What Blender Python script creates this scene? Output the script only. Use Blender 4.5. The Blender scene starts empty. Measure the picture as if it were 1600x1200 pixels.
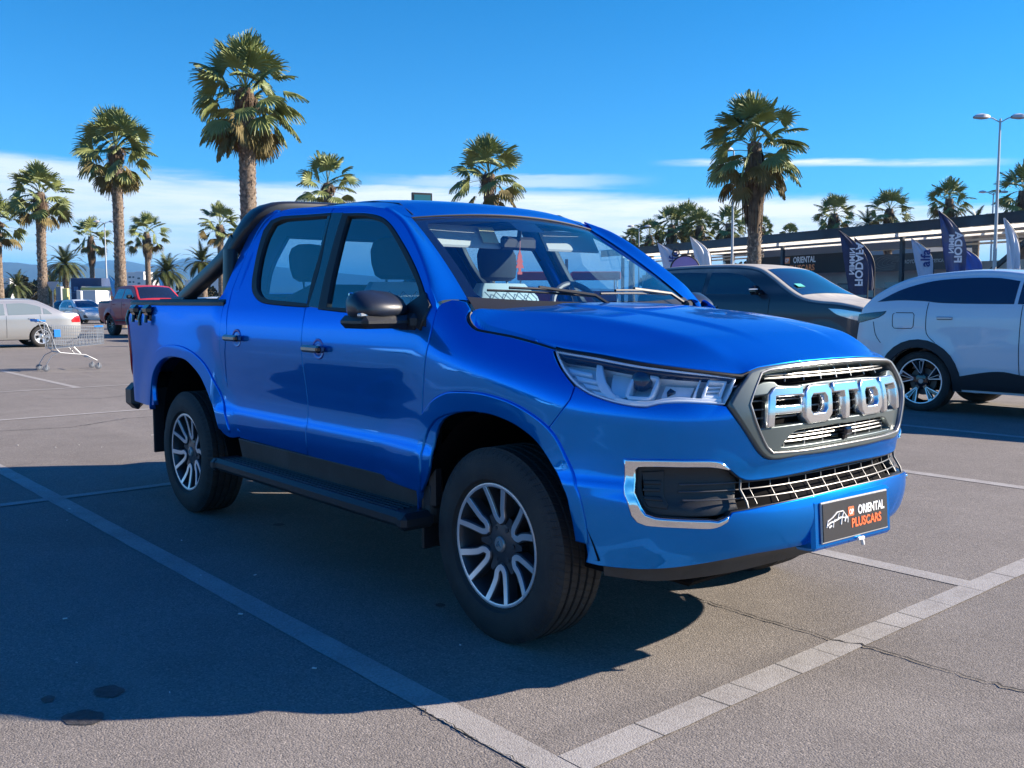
import bpy, math, random
import numpy as np
from mathutils import Vector, Matrix
from mathutils.geometry import delaunay_2d_cdt
R=math.radians
scn=bpy.context.scene
COL=scn.collection
random.seed(7)
# ---------------------------------------------------------------- camera
cam=bpy.data.cameras.new('camera'); camo=bpy.data.objects.new('camera',cam); COL.objects.link(camo)
cam.sensor_width=36; cam.lens=36*1491.9/1600; cam.clip_start=.05; cam.clip_end=20000
camo.location=(2.857,-3.231,1.348)
_yaw,_pit,_rol=R(139.531),R(-4.965),R(-.127)
_F=Vector((math.cos(_pit)*math.cos(_yaw),math.cos(_pit)*math.sin(_yaw),math.sin(_pit)))
_Rt=Vector((math.sin(_yaw),-math.cos(_yaw),0)); _U=_Rt.cross(_F)
_R2=_Rt*math.cos(_rol)+_U*math.sin(_rol); _U2=-_Rt*math.sin(_rol)+_U*math.cos(_rol)
camo.rotation_euler=Matrix((_R2,_U2,-_F)).transposed().to_euler()
scn.camera=camo
# ---------------------------------------------------------------- light
SUN=Vector((1.15,1.70,1.0)).normalized()
sl=bpy.data.lights.new('sun','SUN'); sl.energy=5.0; sl.angle=R(.5); sl.color=(1,.87,.73)
so=bpy.data.objects.new('sun',sl); COL.objects.link(so)
so.rotation_euler=(-SUN).to_track_quat('-Z','Y').to_euler(); so.location=(10,15,20)
scn.view_settings.view_transform='Standard'; scn.view_settings.look='None'
scn.view_settings.exposure=1.35; scn.view_settings.gamma=1
# ---------------------------------------------------------------- node helpers
def nd(nt,typ,**kw):
    n=nt.nodes.new(typ)
    for k,v in kw.items():
        if k.startswith('_'): setattr(n,k[1:],v)
    return n
def setin(n,d):
    for k,v in d.items():
        s=n.inputs[k]
        if hasattr(v,'is_output') or isinstance(v,bpy.types.NodeSocket): n.id_data.links.new(v,s)
        else:
            if isinstance(v,(tuple,list)) and s.type=='RGBA' and len(v)==3: v=(*v,1)
            s.default_value=v
def node(nt,typ,ins=None,**at):
    n=nt.nodes.new(typ)
    for k,v in at.items(): setattr(n,k,v)
    if ins: setin(n,ins)
    return n
def mth(nt,op,a,b=0.,c=None,clamp=False):
    n=nt.nodes.new('ShaderNodeMath'); n.operation=op; n.use_clamp=clamp
    setin(n,{0:a,1:b} if c is None else {0:a,1:b,2:c}); return n.outputs[0]
def mixc(nt,f,a,b,bt='MIX'):
    n=nt.nodes.new('ShaderNodeMix'); n.data_type='RGBA'; n.blend_type=bt
    for i,v in ((0,f),(6,a),(7,b)):
        s=n.inputs[i]
        if isinstance(v,bpy.types.NodeSocket): nt.links.new(v,s)
        else: s.default_value=(*v,1) if isinstance(v,(tuple,list)) and len(v)==3 else v
    return n.outputs[2]
def ramp(nt,f,stops):
    n=nt.nodes.new('ShaderNodeValToRGB'); nt.links.new(f,n.inputs[0]); e=n.color_ramp.elements
    while len(e)<len(stops): e.new(.5)
    for q,(p,c) in zip(e,stops): q.position=p; q.color=(*c,1) if len(c)==3 else c
    return n.outputs[0]
def noise(nt,vec,scale,detail=3,rough=.5,dist=0.):
    n=node(nt,'ShaderNodeTexNoise',{'Scale':scale,'Detail':detail,'Roughness':rough,'Distortion':dist})
    if vec is not None: nt.links.new(vec,n.inputs['Vector'])
    return n.outputs[0]
def mapr(nt,v,a,b,c=0.,d=1.,sm=False):
    n=nt.nodes.new('ShaderNodeMapRange'); n.clamp=True
    if sm: n.interpolation_type='SMOOTHSTEP'
    setin(n,{0:v,1:a,2:b,3:c,4:d}); return n.outputs[0]
# ---------------------------------------------------------------- sky
w=bpy.data.worlds.new('World'); scn.world=w; w.use_nodes=True; nt=w.node_tree; nt.nodes.clear()
sky=node(nt,'ShaderNodeTexSky',sky_type='NISHITA'); sky.sun_disc=False
sky.sun_elevation=math.asin(SUN.z); sky.sun_rotation=math.atan2(SUN.x,SUN.y); sky.air_density=1.0; sky.dust_density=.3; sky.ozone_density=3.0
tc=node(nt,'ShaderNodeTexCoord').outputs['Generated']
nrm=node(nt,'ShaderNodeVectorMath',{0:tc},operation='NORMALIZE').outputs[0]
sx=node(nt,'ShaderNodeSeparateXYZ',{0:nrm})
el=mth(nt,'ARCSINE',sx.outputs[2]); az=mth(nt,'ARCTAN2',sx.outputs[1],sx.outputs[0])
skyc=mixc(nt,1.,sky.outputs[0],(.30,.90,1.40),'MULTIPLY')
# deepen the blue with height as the camera saw it
hz=mapr(nt,el,0.02,.40,0.,1.)
skyc=mixc(nt,hz,skyc,mixc(nt,1.,skyc,(.02,.74,.80),'MULTIPLY'))
skyc=mixc(nt,mapr(nt,el,.42,.9,0.,1.),skyc,mixc(nt,1.,skyc,(.4,.74,1.30),'MULTIPLY'))  # overhead sky, out of view: tinted less green to turn the shade navy
cv=node(nt,'ShaderNodeCombineXYZ',{0:mth(nt,'MULTIPLY',az,3.),1:mth(nt,'MULTIPLY',el,26.),2:0.}).outputs[0]
n1=noise(nt,cv,1.3,8,.62,.35); n2=noise(nt,cv,4.,6,.6)
# top edge of the low cloud bank sinks toward the right (smaller azimuth)
top=mth(nt,'ADD',mapr(nt,az,2.0,2.95,.095,.138),mth(nt,'MULTIPLY',mth(nt,'SUBTRACT',n1,.5),.035))
bank=mth(nt,'MULTIPLY',mapr(nt,mth(nt,'SUBTRACT',top,el),-.001,.014,0.,1.,True),mapr(nt,el,.01,.07,.15,1.,True))
bank=mth(nt,'MULTIPLY',bank,mapr(nt,mth(nt,'ADD',mth(nt,'MULTIPLY',n1,.6),mth(nt,'MULTIPLY',n2,.4)),.30,.56,.45,1.))
# thin streak
dy=mth(nt,'ABSOLUTE',mth(nt,'SUBTRACT',el,mth(nt,'ADD',mth(nt,'MULTIPLY',mth(nt,'COSINE',mth(nt,'SUBTRACT',az,2.435)),.1405),mth(nt,'MULTIPLY',mth(nt,'SUBTRACT',n2,.5),.006))))
streak=mth(nt,'MULTIPLY',mapr(nt,dy,.0005,.0050,.85,0.,True),mth(nt,'MULTIPLY',mapr(nt,az,2.30,2.22,0.,1.,True),mapr(nt,az,1.94,2.03,0.,1.,True)))
streak=mth(nt,'MULTIPLY',streak,mapr(nt,n2,.30,.62,.15,1.))
dy2=mth(nt,'ABSOLUTE',mth(nt,'SUBTRACT',el,mth(nt,'ADD',.122,mth(nt,'MULTIPLY',mth(nt,'SUBTRACT',n2,.5),.02))))
st2=mth(nt,'MULTIPLY',mapr(nt,dy2,.001,.010,.55,0.,True),mth(nt,'MULTIPLY',mapr(nt,az,2.27,2.40,0.,1.,True),mapr(nt,az,2.62,2.5,0.,1.,True)))
bank=mth(nt,'MULTIPLY',bank,mapr(nt,mth(nt,'ABSOLUTE',mth(nt,'SUBTRACT',az,2.4)),.7,1.3,1.,.25,True))
cm=mth(nt,'MAXIMUM',bank,mth(nt,'MAXIMUM',streak,st2),clamp=True)
cloudc=ramp(nt,mapr(nt,az,1.95,2.95),[(0,(8.6,8.6,8.2)),(.45,(8.0,8.2,8.2)),(1,(6.2,7.0,7.6))])
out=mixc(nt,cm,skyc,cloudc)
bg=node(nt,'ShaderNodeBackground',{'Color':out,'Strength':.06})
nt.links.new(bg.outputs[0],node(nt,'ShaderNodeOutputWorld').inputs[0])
# ---------------------------------------------------------------- materials
def M(name,col,rough=.5,metal=0.,coat=0.,spec=.5,bump=None,var=None,coatr=.03,emit=None,trans=None,scl=None):
    m=bpy.data.materials.new(name); m.use_nodes=True; nt=m.node_tree; b=nt.nodes['Principled BSDF']
    setin(b,{'Base Color':col,'Roughness':rough,'Metallic':metal,'Coat Weight':coat,'Coat Roughness':coatr,'Specular IOR Level':spec})
    tc=node(nt,'ShaderNodeTexCoord').outputs['Object']
    if scl: tc=node(nt,'ShaderNodeVectorMath',{0:tc,1:scl},operation='MULTIPLY').outputs[0]
    if var:   # (scale, amount, colour2)
        c2=var[2] if len(var)>2 else tuple(x*(1-var[1]) for x in col)
        f=mapr(nt,noise(nt,tc,var[0],5,.6),.38,.62,0.,1.)
        nt.links.new(mixc(nt,mth(nt,'MULTIPLY',f,var[1] if len(var)>2 else 1.),col,c2),b.inputs['Base Color'])
    if bump:
        bn=node(nt,'ShaderNodeBump',{'Height':noise(nt,tc,bump[0],4,.6),'Strength':bump[1],'Distance':.01})
        nt.links.new(bn.outputs[0],b.inputs['Normal'])
    if emit: setin(b,{'Emission Color':emit[0],'Emission Strength':emit[1]})
    if trans: setin(b,{'Alpha':trans})
    return m
def glassmat(name,tint,refl=.08,rough=.0,dirt=0.):
    m=bpy.data.materials.new(name); m.use_nodes=True; nt=m.node_tree; nt.nodes.clear()
    tr=node(nt,'ShaderNodeBsdfTransparent',{'Color':tint}); gl=node(nt,'ShaderNodeBsdfGlossy',{'Color':(1,1,1),'Roughness':rough})
    lw=node(nt,'ShaderNodeFresnel',{'IOR':1.5})
    f=mth(nt,'ADD',lw.outputs[0],refl,clamp=True)
    g=node(nt,'ShaderNodeNewGeometry').outputs['Backfacing']
    f=mth(nt,'MULTIPLY',f,mth(nt,'SUBTRACT',1.,mth(nt,'MULTIPLY',g,.85)))
    mx=node(nt,'ShaderNodeMixShader',{0:f,1:tr.outputs[0],2:gl.outputs[0]}); o=mx
    if dirt:
        df=node(nt,'ShaderNodeBsdfDiffuse',{'Color':(.55,.52,.48)})
        nz=noise(nt,node(nt,'ShaderNodeTexCoord').outputs['Object'],3.,5,.7)
        o=node(nt,'ShaderNodeMixShader',{0:mth(nt,'MULTIPLY',mapr(nt,nz,.3,.7,.4,1.),dirt),1:mx.outputs[0],2:df.outputs[0]})
    nt.links.new(o.outputs[0],node(nt,'ShaderNodeOutputMaterial').inputs[0]); return m
def carpaint(name,col,metal=.5,rough=.32,flake=True,dust=None,coat=1.):
    m=M(name,col,rough,metal,coat,coatr=.015); nt=m.node_tree; b=nt.nodes['Principled BSDF']
    tc=node(nt,'ShaderNodeTexCoord').outputs['Object']
    base=None
    if flake:
        v=node(nt,'ShaderNodeTexVoronoi',{'Vector':tc,'Scale':900.})
        base=mixc(nt,mth(nt,'MULTIPLY',node(nt,'ShaderNodeSeparateColor',{0:v.outputs['Color']}).outputs[0],.22),col,tuple(min(1,x*1.5+.02) for x in col))
        nt.links.new(base,b.inputs['Base Color'])
    if dust:
        gn=node(nt,'ShaderNodeSeparateXYZ',{0:node(nt,'ShaderNodeNewGeometry').outputs['Normal']}).outputs[2]
        f=mth(nt,'MULTIPLY',mapr(nt,gn,.30,.62,0.,1.,True),mth(nt,'MULTIPLY',mapr(nt,noise(nt,tc,4.,5,.6),.3,.7,.7,1.),dust[1]))
        nt.links.new(mixc(nt,f,base if base else col,dust[0]),b.inputs['Base Color'])
        nt.links.new(mth(nt,'MULTIPLY',mth(nt,'SUBTRACT',1.,f),coat),b.inputs['Coat Weight'])
        nt.links.new(mth(nt,'MULTIPLY',mth(nt,'SUBTRACT',1.,f),metal),b.inputs['Metallic']); nt.links.new(mapr(nt,f,0.,.5,rough,.95),b.inputs['Roughness']); nt.links.new(mth(nt,'SUBTRACT',.5,mth(nt,'MULTIPLY',f,.45)),b.inputs['Specular IOR Level'])
    return m
# ---------------------------------------------------------------- mesh helpers
def tag(o,label=None,cat=None,group=None,kind=None):
    if label: o['label']=label
    if cat: o['category']=cat
    if group: o['group']=group
    if kind: o['kind']=kind
    return o
def empty(name,loc=(0,0,0),rz=0.,label=None,cat=None,group=None):
    o=bpy.data.objects.new(name,None); COL.objects.link(o); o.location=loc; o.rotation_euler=(0,0,rz); o.empty_display_size=.2
    return tag(o,label,cat,group)
def mk(name,vs,fs,mat,parent=None,smooth=True,nor=None,auto=None):
    me=bpy.data.meshes.new(name); me.from_pydata([tuple(map(float,v)) for v in vs],[],fs)
    mats=mat if isinstance(mat,(list,tuple)) else [mat]
    for x in mats: me.materials.append(x)
    me.update()
    if smooth: me.shade_smooth()
    if auto is not None: me.set_sharp_from_angle(angle=R(auto))
    if nor is not None: me.normals_split_custom_set_from_vertices([tuple(map(float,n)) for n in nor])
    o=bpy.data.objects.new(name,me); COL.objects.link(o)
    if parent is not None: o.parent=parent
    return o
class MB:
    """collects boxes, tubes and lofts that become ONE mesh"""
    def __init__(s): s.v=[]; s.f=[]; s.m=[]; s.k=0
    def add(s,vs,fs,mi=None):
        b=len(s.v); s.v+=[tuple(map(float,v)) for v in vs]; s.f+=[tuple(i+b for i in f) for f in fs]; s.m+=[s.k if mi is None else mi]*len(fs)
    def box(s,c,d,rz=0.,T=None,bev=0.,taper=1.):
        x,y,z=[q/2 for q in d]
        if bev>0:
            b=min(bev,x,y,z); vs=[]
            P=[]
            for sx in (-1,1):
                for sy in (-1,1):
                    for sz in (-1,1):
                        P+=[(sx*(x-b),sy*(y-b),sz*z),(sx*(x-b),sy*y,sz*(z-b)),(sx*x,sy*(y-b),sz*(z-b))]
            from itertools import product
            import bmesh
            bm=bmesh.new()
            for q in P: bm.verts.new(q)
            bmesh.ops.convex_hull(bm,input=bm.verts); bmesh.ops.dissolve_limit(bm,angle_limit=.02,verts=bm.verts,edges=bm.edges)
            bm.verts.index_update(); vs=[v.co.copy() for v in bm.verts]; fs=[tuple(v.index for v in f.verts) for f in bm.faces]; bm.free()
        else:
            vs=[Vector((a,b_,c_)) for a in (-x,x) for b_ in (-y,y) for c_ in (-z,z)]
            fs=[(0,1,3,2),(4,6,7,5),(0,4,5,1),(2,3,7,6),(0,2,6,4),(1,5,7,3)]
        if taper!=1.:
            for v in vs:
                if v.z>0: v.x*=taper; v.y*=taper
        if rz: 
            q=Matrix.Rotation(rz,3,'Z'); vs=[q@v for v in vs]
        vs=[v+Vector(c) for v in vs]
        if T is not None: vs=[T@v for v in vs]
        s.add(vs,fs)
    def tube(s,pts,r,n=8,cap=True,closed=False,sq=None):
        pts=[Vector(p) for p in pts]; N=len(pts); rr=r if isinstance(r,(list,tuple)) else [r]*N
        up=None; vs=[]
        for i,p in enumerate(pts):
            a=pts[(i-1)%N] if (i>0 or closed) else p; b=pts[(i+1)%N] if (i<N-1 or closed) else p
            t=(b-a).normalized()
            if up is None:
                up=Vector((0,0,1)) if abs(t.z)<.95 else Vector((1,0,0))
            x=up-t*up.dot(t)
            if x.length<1e-6: x=Vector((1,0,0))-t*t.x
            x.normalize(); up=x; y=t.cross(x)
            for k in range(n):
                q=2*math.pi*(k+.5)/n; cx,sy=math.cos(q),math.sin(q)
                if sq: cx*=sq[0]; sy*=sq[1]
                vs.append(p+(x*cx+y*sy)*rr[i])
        fs=[]
        for i in range(N if closed else N-1):
            j=(i+1)%N
            for k in range(n):
                l=(k+1)%n; fs.append((i*n+k,i*n+l,j*n+l,j*n+k))
        if cap and not closed: fs+=[tuple(range(n-1,-1,-1)),tuple((N-1)*n+k for k in range(n))]
        s.add(vs,fs)
    def lathe(s,prof,c,axis='Y',n=48,a0=0,a1=2*math.pi):
        """prof: (radius, offset along the axis)"""
        full=abs(a1-a0-2*math.pi)<1e-6; m=n if full else n+1; vs=[]
        for i in range(m):
            t=a0+(a1-a0)*i/n; ct,st=math.cos(t),math.sin(t)
            for r,h in prof:
                if axis=='Y': vs.append(Vector((r*ct,h,r*st)))
                elif axis=='Z': vs.append(Vector((r*ct,r*st,h)))
                else: vs.append(Vector((h,r*ct,r*st)))
        k=len(prof); fs=[]
        for i in range(n):
            j=(i+1)%m
            for q in range(k-1):
                f=(i*k+q,i*k+q+1,j*k+q+1,j*k+q)
                fs.append(f)
        s.add([v+Vector(c) for v in vs],fs)
    def quadstrip(s,A,B):
        n=len(A); s.add(list(A)+list(B),[(i,i+1,n+i+1,n+i) for i in range(n-1)])
    def grid(s,rows,closed=False):
        n=len(rows[0]); vs=[p for r in rows for p in r]
        fs=[]
        for i in range(len(rows)-1):
            for k in range(n if closed else n-1):
                l=(k+1)%n; fs.append((i*n+k,i*n+l,(i+1)*n+l,(i+1)*n+k))
        s.add(vs,fs)
    def build(s,name,mat,parent=None,smooth=True,auto=35):
        o=mk(name,s.v,s.f,mat,parent,smooth,auto=auto)
        if isinstance(mat,(list,tuple)): o.data.polygons.foreach_set('material_index',s.m)
        return o
def smooth_poly(pts,corner=38,step=.03,closed=True):
    """Catmull-Rom through the points; points where the outline turns sharply stay corners"""
    P=[np.array(p,float) for p in pts]; n=len(P); out=[]
    def ang(i):
        if not closed and i in (0,n-1): return 180
        a=P[i]-P[i-1]; b=P[(i+1)%n]-P[i]
        c=np.dot(a,b)/(np.linalg.norm(a)*np.linalg.norm(b)+1e-12); return math.degrees(math.acos(max(-1,min(1,c))))
    cr=[ang(i)>corner for i in range(n)]
    for i in range(n if closed else n-1):
        p1,p2=P[i],P[(i+1)%n]; p0=P[i-1] if not cr[i] else p1; p3=P[(i+2)%n] if not cr[(i+1)%n] else p2
        L=np.linalg.norm(p2-p1); k=max(1,int(round(L/step)))
        m1=(p2-p0)/2 if not cr[i] else (p2-p1); m2=(p3-p1)/2 if not cr[(i+1)%n] else (p2-p1)
        # limit the tangents to the chord
        for m in (m1,m2):
            l=np.linalg.norm(m)
            if l>L and l>0: m*=L/l
        for j in range(k):
            t=j/k; h00=2*t**3-3*t*t+1;h10=t**3-2*t*t+t;h01=-2*t**3+3*t*t;h11=t**3-t*t
            out.append(h00*p1+h10*m1+h01*p2+h11*m2)
    if not closed: out.append(P[-1])
    return out
def area(P):
    x=np.array([p[0] for p in P]);y=np.array([p[1] for p in P]); return .5*float(np.sum(x*np.roll(y,-1)-np.roll(x,-1)*y))
def inside(X,Y,P):
    x=np.array([p[0] for p in P]);y=np.array([p[1] for p in P]); x2=np.roll(x,-1);y2=np.roll(y,-1)
    r=np.zeros(len(X),bool)
    for a,b,c,d in zip(x,y,x2,y2):
        if b==d: continue
        k=((b>Y)!=(d>Y))&(X<(c-a)*(Y-b)/(d-b)+a); r^=k
    return r
def inset(P,d):
    """move a loop toward its left side by d"""
    n=len(P); Q=[]
    for i in range(n):
        a=P[i]-P[i-1]; b=P[(i+1)%n]-P[i]; a=a/(np.linalg.norm(a)+1e-12); b=b/(np.linalg.norm(b)+1e-12)
        na=np.array([-a[1],a[0]]); nb=np.array([-b[1],b[0]]); m=na+nb; k=max(.5,np.dot(m,m)/2)
        Q.append(P[i]+m/k*d)
    return Q
def panel(name,surf,poly,mat,parent=None,holes=(),h=.035,off=0.,depth=.014,bev=.003,mir=False,sm=True,corner=38,label=None,back=False):
    """a sheet lying on surf(a,b)->xyz, cut to the outline, with a rounded lip folded inward"""
    loops=[]
    for k,q in enumerate([poly]+list(holes)):
        q=smooth_poly(q,corner,h) if sm else smooth_poly(q,0,h)
        if (area(q)>0)!=(k==0): q=q[::-1]
        loops.append(q)
    top=[inset(q,bev) for q in loops] if bev>0 else loops
    V2=[];E=[]
    for q in top:
        b=len(V2); V2+=q; E+=[(b+i,b+(i+1)%len(q)) for i in range(len(q))]
    nb=len(V2); A_=np.array(V2)
    lo,hi=A_.min(0),A_.max(0); xs=np.arange(lo[0]+h*.5,hi[0],h); ys=np.arange(lo[1]+h*.43,hi[1],h*.866)
    gx=[];gy=[]
    for j,y in enumerate(ys):
        gx+=list(xs+(h/2 if j%2 else 0)); gy+=[y]*len(xs)
    gx=np.array(gx);gy=np.array(gy)
    if len(gx):
        ok=inside(gx,gy,top[0])
        for q in top[1:]: ok&=~inside(gx,gy,q)
        gx,gy=gx[ok],gy[ok]
        if len(gx):
            d=np.full(len(gx),1e9)
            for p in A_: d=np.minimum(d,(gx-p[0])**2+(gy-p[1])**2)
            ok=d>(h*.5)**2; gx,gy=gx[ok],gy[ok]
    allp=[Vector((float(p[0]),float(p[1]))) for p in V2]+[Vector((float(x),float(y))) for x,y in zip(gx,gy)]
    vo,_,fo,_,_,_=delaunay_2d_cdt(allp,E,[],0,1e-7)
    V=np.array([tuple(v) for v in vo]); T=np.array([f for f in fo if len(f)==3])
    c=V[T].mean(1); ok=inside(c[:,0],c[:,1],top[0])
    for q in top[1:]: ok&=~inside(c[:,0],c[:,1],q)
    T=T[ok]
    e=1e-3
    def ev(a,b,o=0.):
        p=np.array(surf(a,b)); da=np.array(surf(a+e,b))-np.array(surf(a-e,b)); db=np.array(surf(a,b+e))-np.array(surf(a,b-e))
        n=np.cross(da,db); l=np.linalg.norm(n); n=n/l if l>1e-12 else np.array([0,-1.,0])
        return p+n*o,n,da/(2*e),db/(2*e)
    vs=[];ns=[];fs=[]
    for v in V:
        p,n,_,_=ev(v[0],v[1],off); vs.append(p);ns.append(n)
    for t in T:
        a,b,cc=V[t]; s=(b[0]-a[0])*(cc[1]-a[1])-(b[1]-a[1])*(cc[0]-a[0])
        fs.append(tuple(int(i) for i in (t if s>0 else t[::-1])))
    if depth>0:
        for q,tq in zip(loops,top):
            n=len(q); b0=len(vs); O3=[]
            for i in range(n):   # ring copies: top edge, bevelled edge, inner edge
                p,nn,da,db=ev(tq[i][0],tq[i][1],off); vs.append(p); ns.append(nn)
            for i in range(n):
                tt=q[(i+1)%n]-q[i-1]; o2=np.array([tt[1],-tt[0]])
                p,nn,da,db=ev(q[i][0],q[i][1],off-bev*.8); o3=da*o2[0]+db*o2[1]; o3/=np.linalg.norm(o3)+1e-12
                vs.append(p); mm=nn*.5+o3; ns.append(mm/np.linalg.norm(mm))
                O3.append(o3)
            for i in range(n):
                p,nn,da,db=ev(q[i][0],q[i][1],off-depth); vs.append(p); ns.append(O3[i])
            for i in range(n):
                j=(i+1)%n
                fs.append((b0+j,b0+i,b0+n+i,b0+n+j)); fs.append((b0+n+j,b0+n+i,b0+2*n+i,b0+2*n+j))
    if mir:
        vs=[(v[0],-v[1],v[2]) for v in vs]; ns=[(v[0],-v[1],v[2]) for v in ns]; fs=[f[::-1] for f in fs]
    o=mk(name,vs,fs,mat,parent,True,nor=ns)
    if label: o['label']=label
    return o
def text(name,s,size,mat,parent,O,X,Y,ext=.001,bold=0.,align='CENTER',sx=1.,shear=0.,spacing=1.):
    """lettering built as real geometry: O = middle of the baseline, X = reading direction, Y = up"""
    c=bpy.data.curves.new(name,'FONT'); c.body=s; c.size=size; c.extrude=ext; c.offset=bold; c.align_x=align; c.shear=shear; c.space_character=spacing; c.resolution_u=3
    t=bpy.data.objects.new(name,c); COL.objects.link(t); bpy.context.view_layer.update()
    me=bpy.data.meshes.new_from_object(t.evaluated_get(bpy.context.evaluated_depsgraph_get()))
    bpy.data.objects.remove(t); bpy.data.curves.remove(c)
    X=Vector(X).normalized(); Y=Vector(Y).normalized(); Z=X.cross(Y); O=Vector(O)
    for v in me.vertices: v.co=O+X*v.co.x*sx+Y*v.co.y+Z*v.co.z
    me.materials.clear(); me.materials.append(mat); me.name=name
    o=bpy.data.objects.new(name,me); COL.objects.link(o)
    if parent is not None: o.parent=parent
    return o

def sst(a,b,x):
    t=min(1,max(0,(x-a)/(b-a))); return t*t*(3-2*t)
def lerp_tab(tab,x):
    # smooth (Catmull/PCHIP-like) interpolation of a table
    xs=[a for a,_ in tab]; ys=[b for _,b in tab]; n=len(xs)
    if x<=xs[0]: return ys[0]
    if x>=xs[-1]: return ys[-1]
    i=0
    while x>xs[i+1]: i+=1
    def sl(k): return (ys[k+1]-ys[k])/(xs[k+1]-xs[k])
    def m(k):
        if k==0: return sl(0)
        if k==n-1: return sl(n-2)
        a,b=sl(k-1),sl(k)
        if a*b<=0: return 0.
        h0=xs[k]-xs[k-1];h1=xs[k+1]-xs[k]
        w1=2*h1+h0;w2=h1+2*h0
        return (w1+w2)/(w1/a+w2/b)
    h=xs[i+1]-xs[i];t=(x-xs[i])/h
    return ((1+2*t)*(1-t)**2*ys[i]+t*(1-t)**2*h*m(i)+t*t*(3-2*t)*ys[i+1]+t*t*(t-1)*h*m(i+1))
XC=.20   # where the nose contour begins
# half width by height (door section)
WID=[(.30,.85),(.45,.870),(.56,.892),(.650,.905),(.695,.906),(.745,.895),(.80,.892),(.90,.902),(1.0,.918),(1.08,.930),(1.13,.933),(1.22,.926),(1.30,.905),(1.345,.885),(1.40,.860),(1.55,.790),(1.70,.722),(1.76,.693),(1.80,.672),(1.84,.645),(1.88,.60)]
# nose reach by height at the centreline
NOSE=[(.30,.84),(.36,.90),(.44,.958),(.50,1.0),(.58,1.014),(.65,1.004),(.70,.968),(.75,.965),(.80,.975),(.95,.975),(1.05,.96),(1.12,.935),(1.17,.88),(1.22,.72)]
NEXP=2.9
HED=[(-.6,1.345),(-.4,1.315),(-.1,1.265),(.2,1.20),(.5,1.14),(.89,1.09)]
_n=400
_th=np.linspace(0,np.pi/2,_n)
_cx=np.cos(_th)**(2/NEXP);_cy=np.sin(_th)**(2/NEXP)
_d=np.concatenate([[0],np.cumsum(np.hypot(np.diff(_cx*.76),np.diff(_cy*.94)))])
LN=_d[-1]
AC=XC+LN
def ww(x,z):
    w=lerp_tab(WID,z)
    # front fender crown: shoulder falls to the hood edge
    e=lerp_tab(HED,x)
    if z>e-.2:
        k=sst(-.48,-.04,x)
        w-=k*.135*((z-e+.2)/.2)**2
    if x<-2.2: # bed: fuller, straight sides
        k=(1-sst(-2.58,-2.46,x))*(1-sst(1.355,1.40,z)); wb=lerp_tab([(.4,.885),(.6,.905),(.9,.912),(1.1,.922),(1.2,.925),(1.30,.915),(1.36,.895)],z)
        w=w*(1-k)+wb*k
    # tail taper
    if x<-3.3: w-=.04*((-3.3-x)/.85)**2.2
    if x<-4.0: w-=.10*min(1,(-4.0-x)/.28)**2.5
    # flares
    for hx,zz in ((0,.39),(-3.11,.39)):
        r=np.hypot(x-hx,(z-zz)*1.0)
        g=sst(.90,.54,r)
        if hx==0: g*=1-sst(.42,.80,x)
        w+= g*(.030)
    return w
def A(a,z):
    """right side surface: a = x on the side, runs on round the nose; a = AC is the nose centre"""
    return S(a-AC,z)
def S(u,z):
    s=-1 if u<0 else 1; a=abs(u)
    if a<LN:
        cxn=np.interp(a,_d,_cx);cyn=np.interp(a,_d,_cy)
        X=lerp_tab(NOSE,z)
        # bumper bulge fades toward the corners
        if z<.72:
            X=X-(.0 if a<.5 else .0)
        x=XC+(X-XC)*cxn; w=ww(max(x,-9),z); y=s*w*cyn
    else:
        x=XC-(a-LN); y=s*ww(x,z)
    return np.array([x,y,z])
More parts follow.
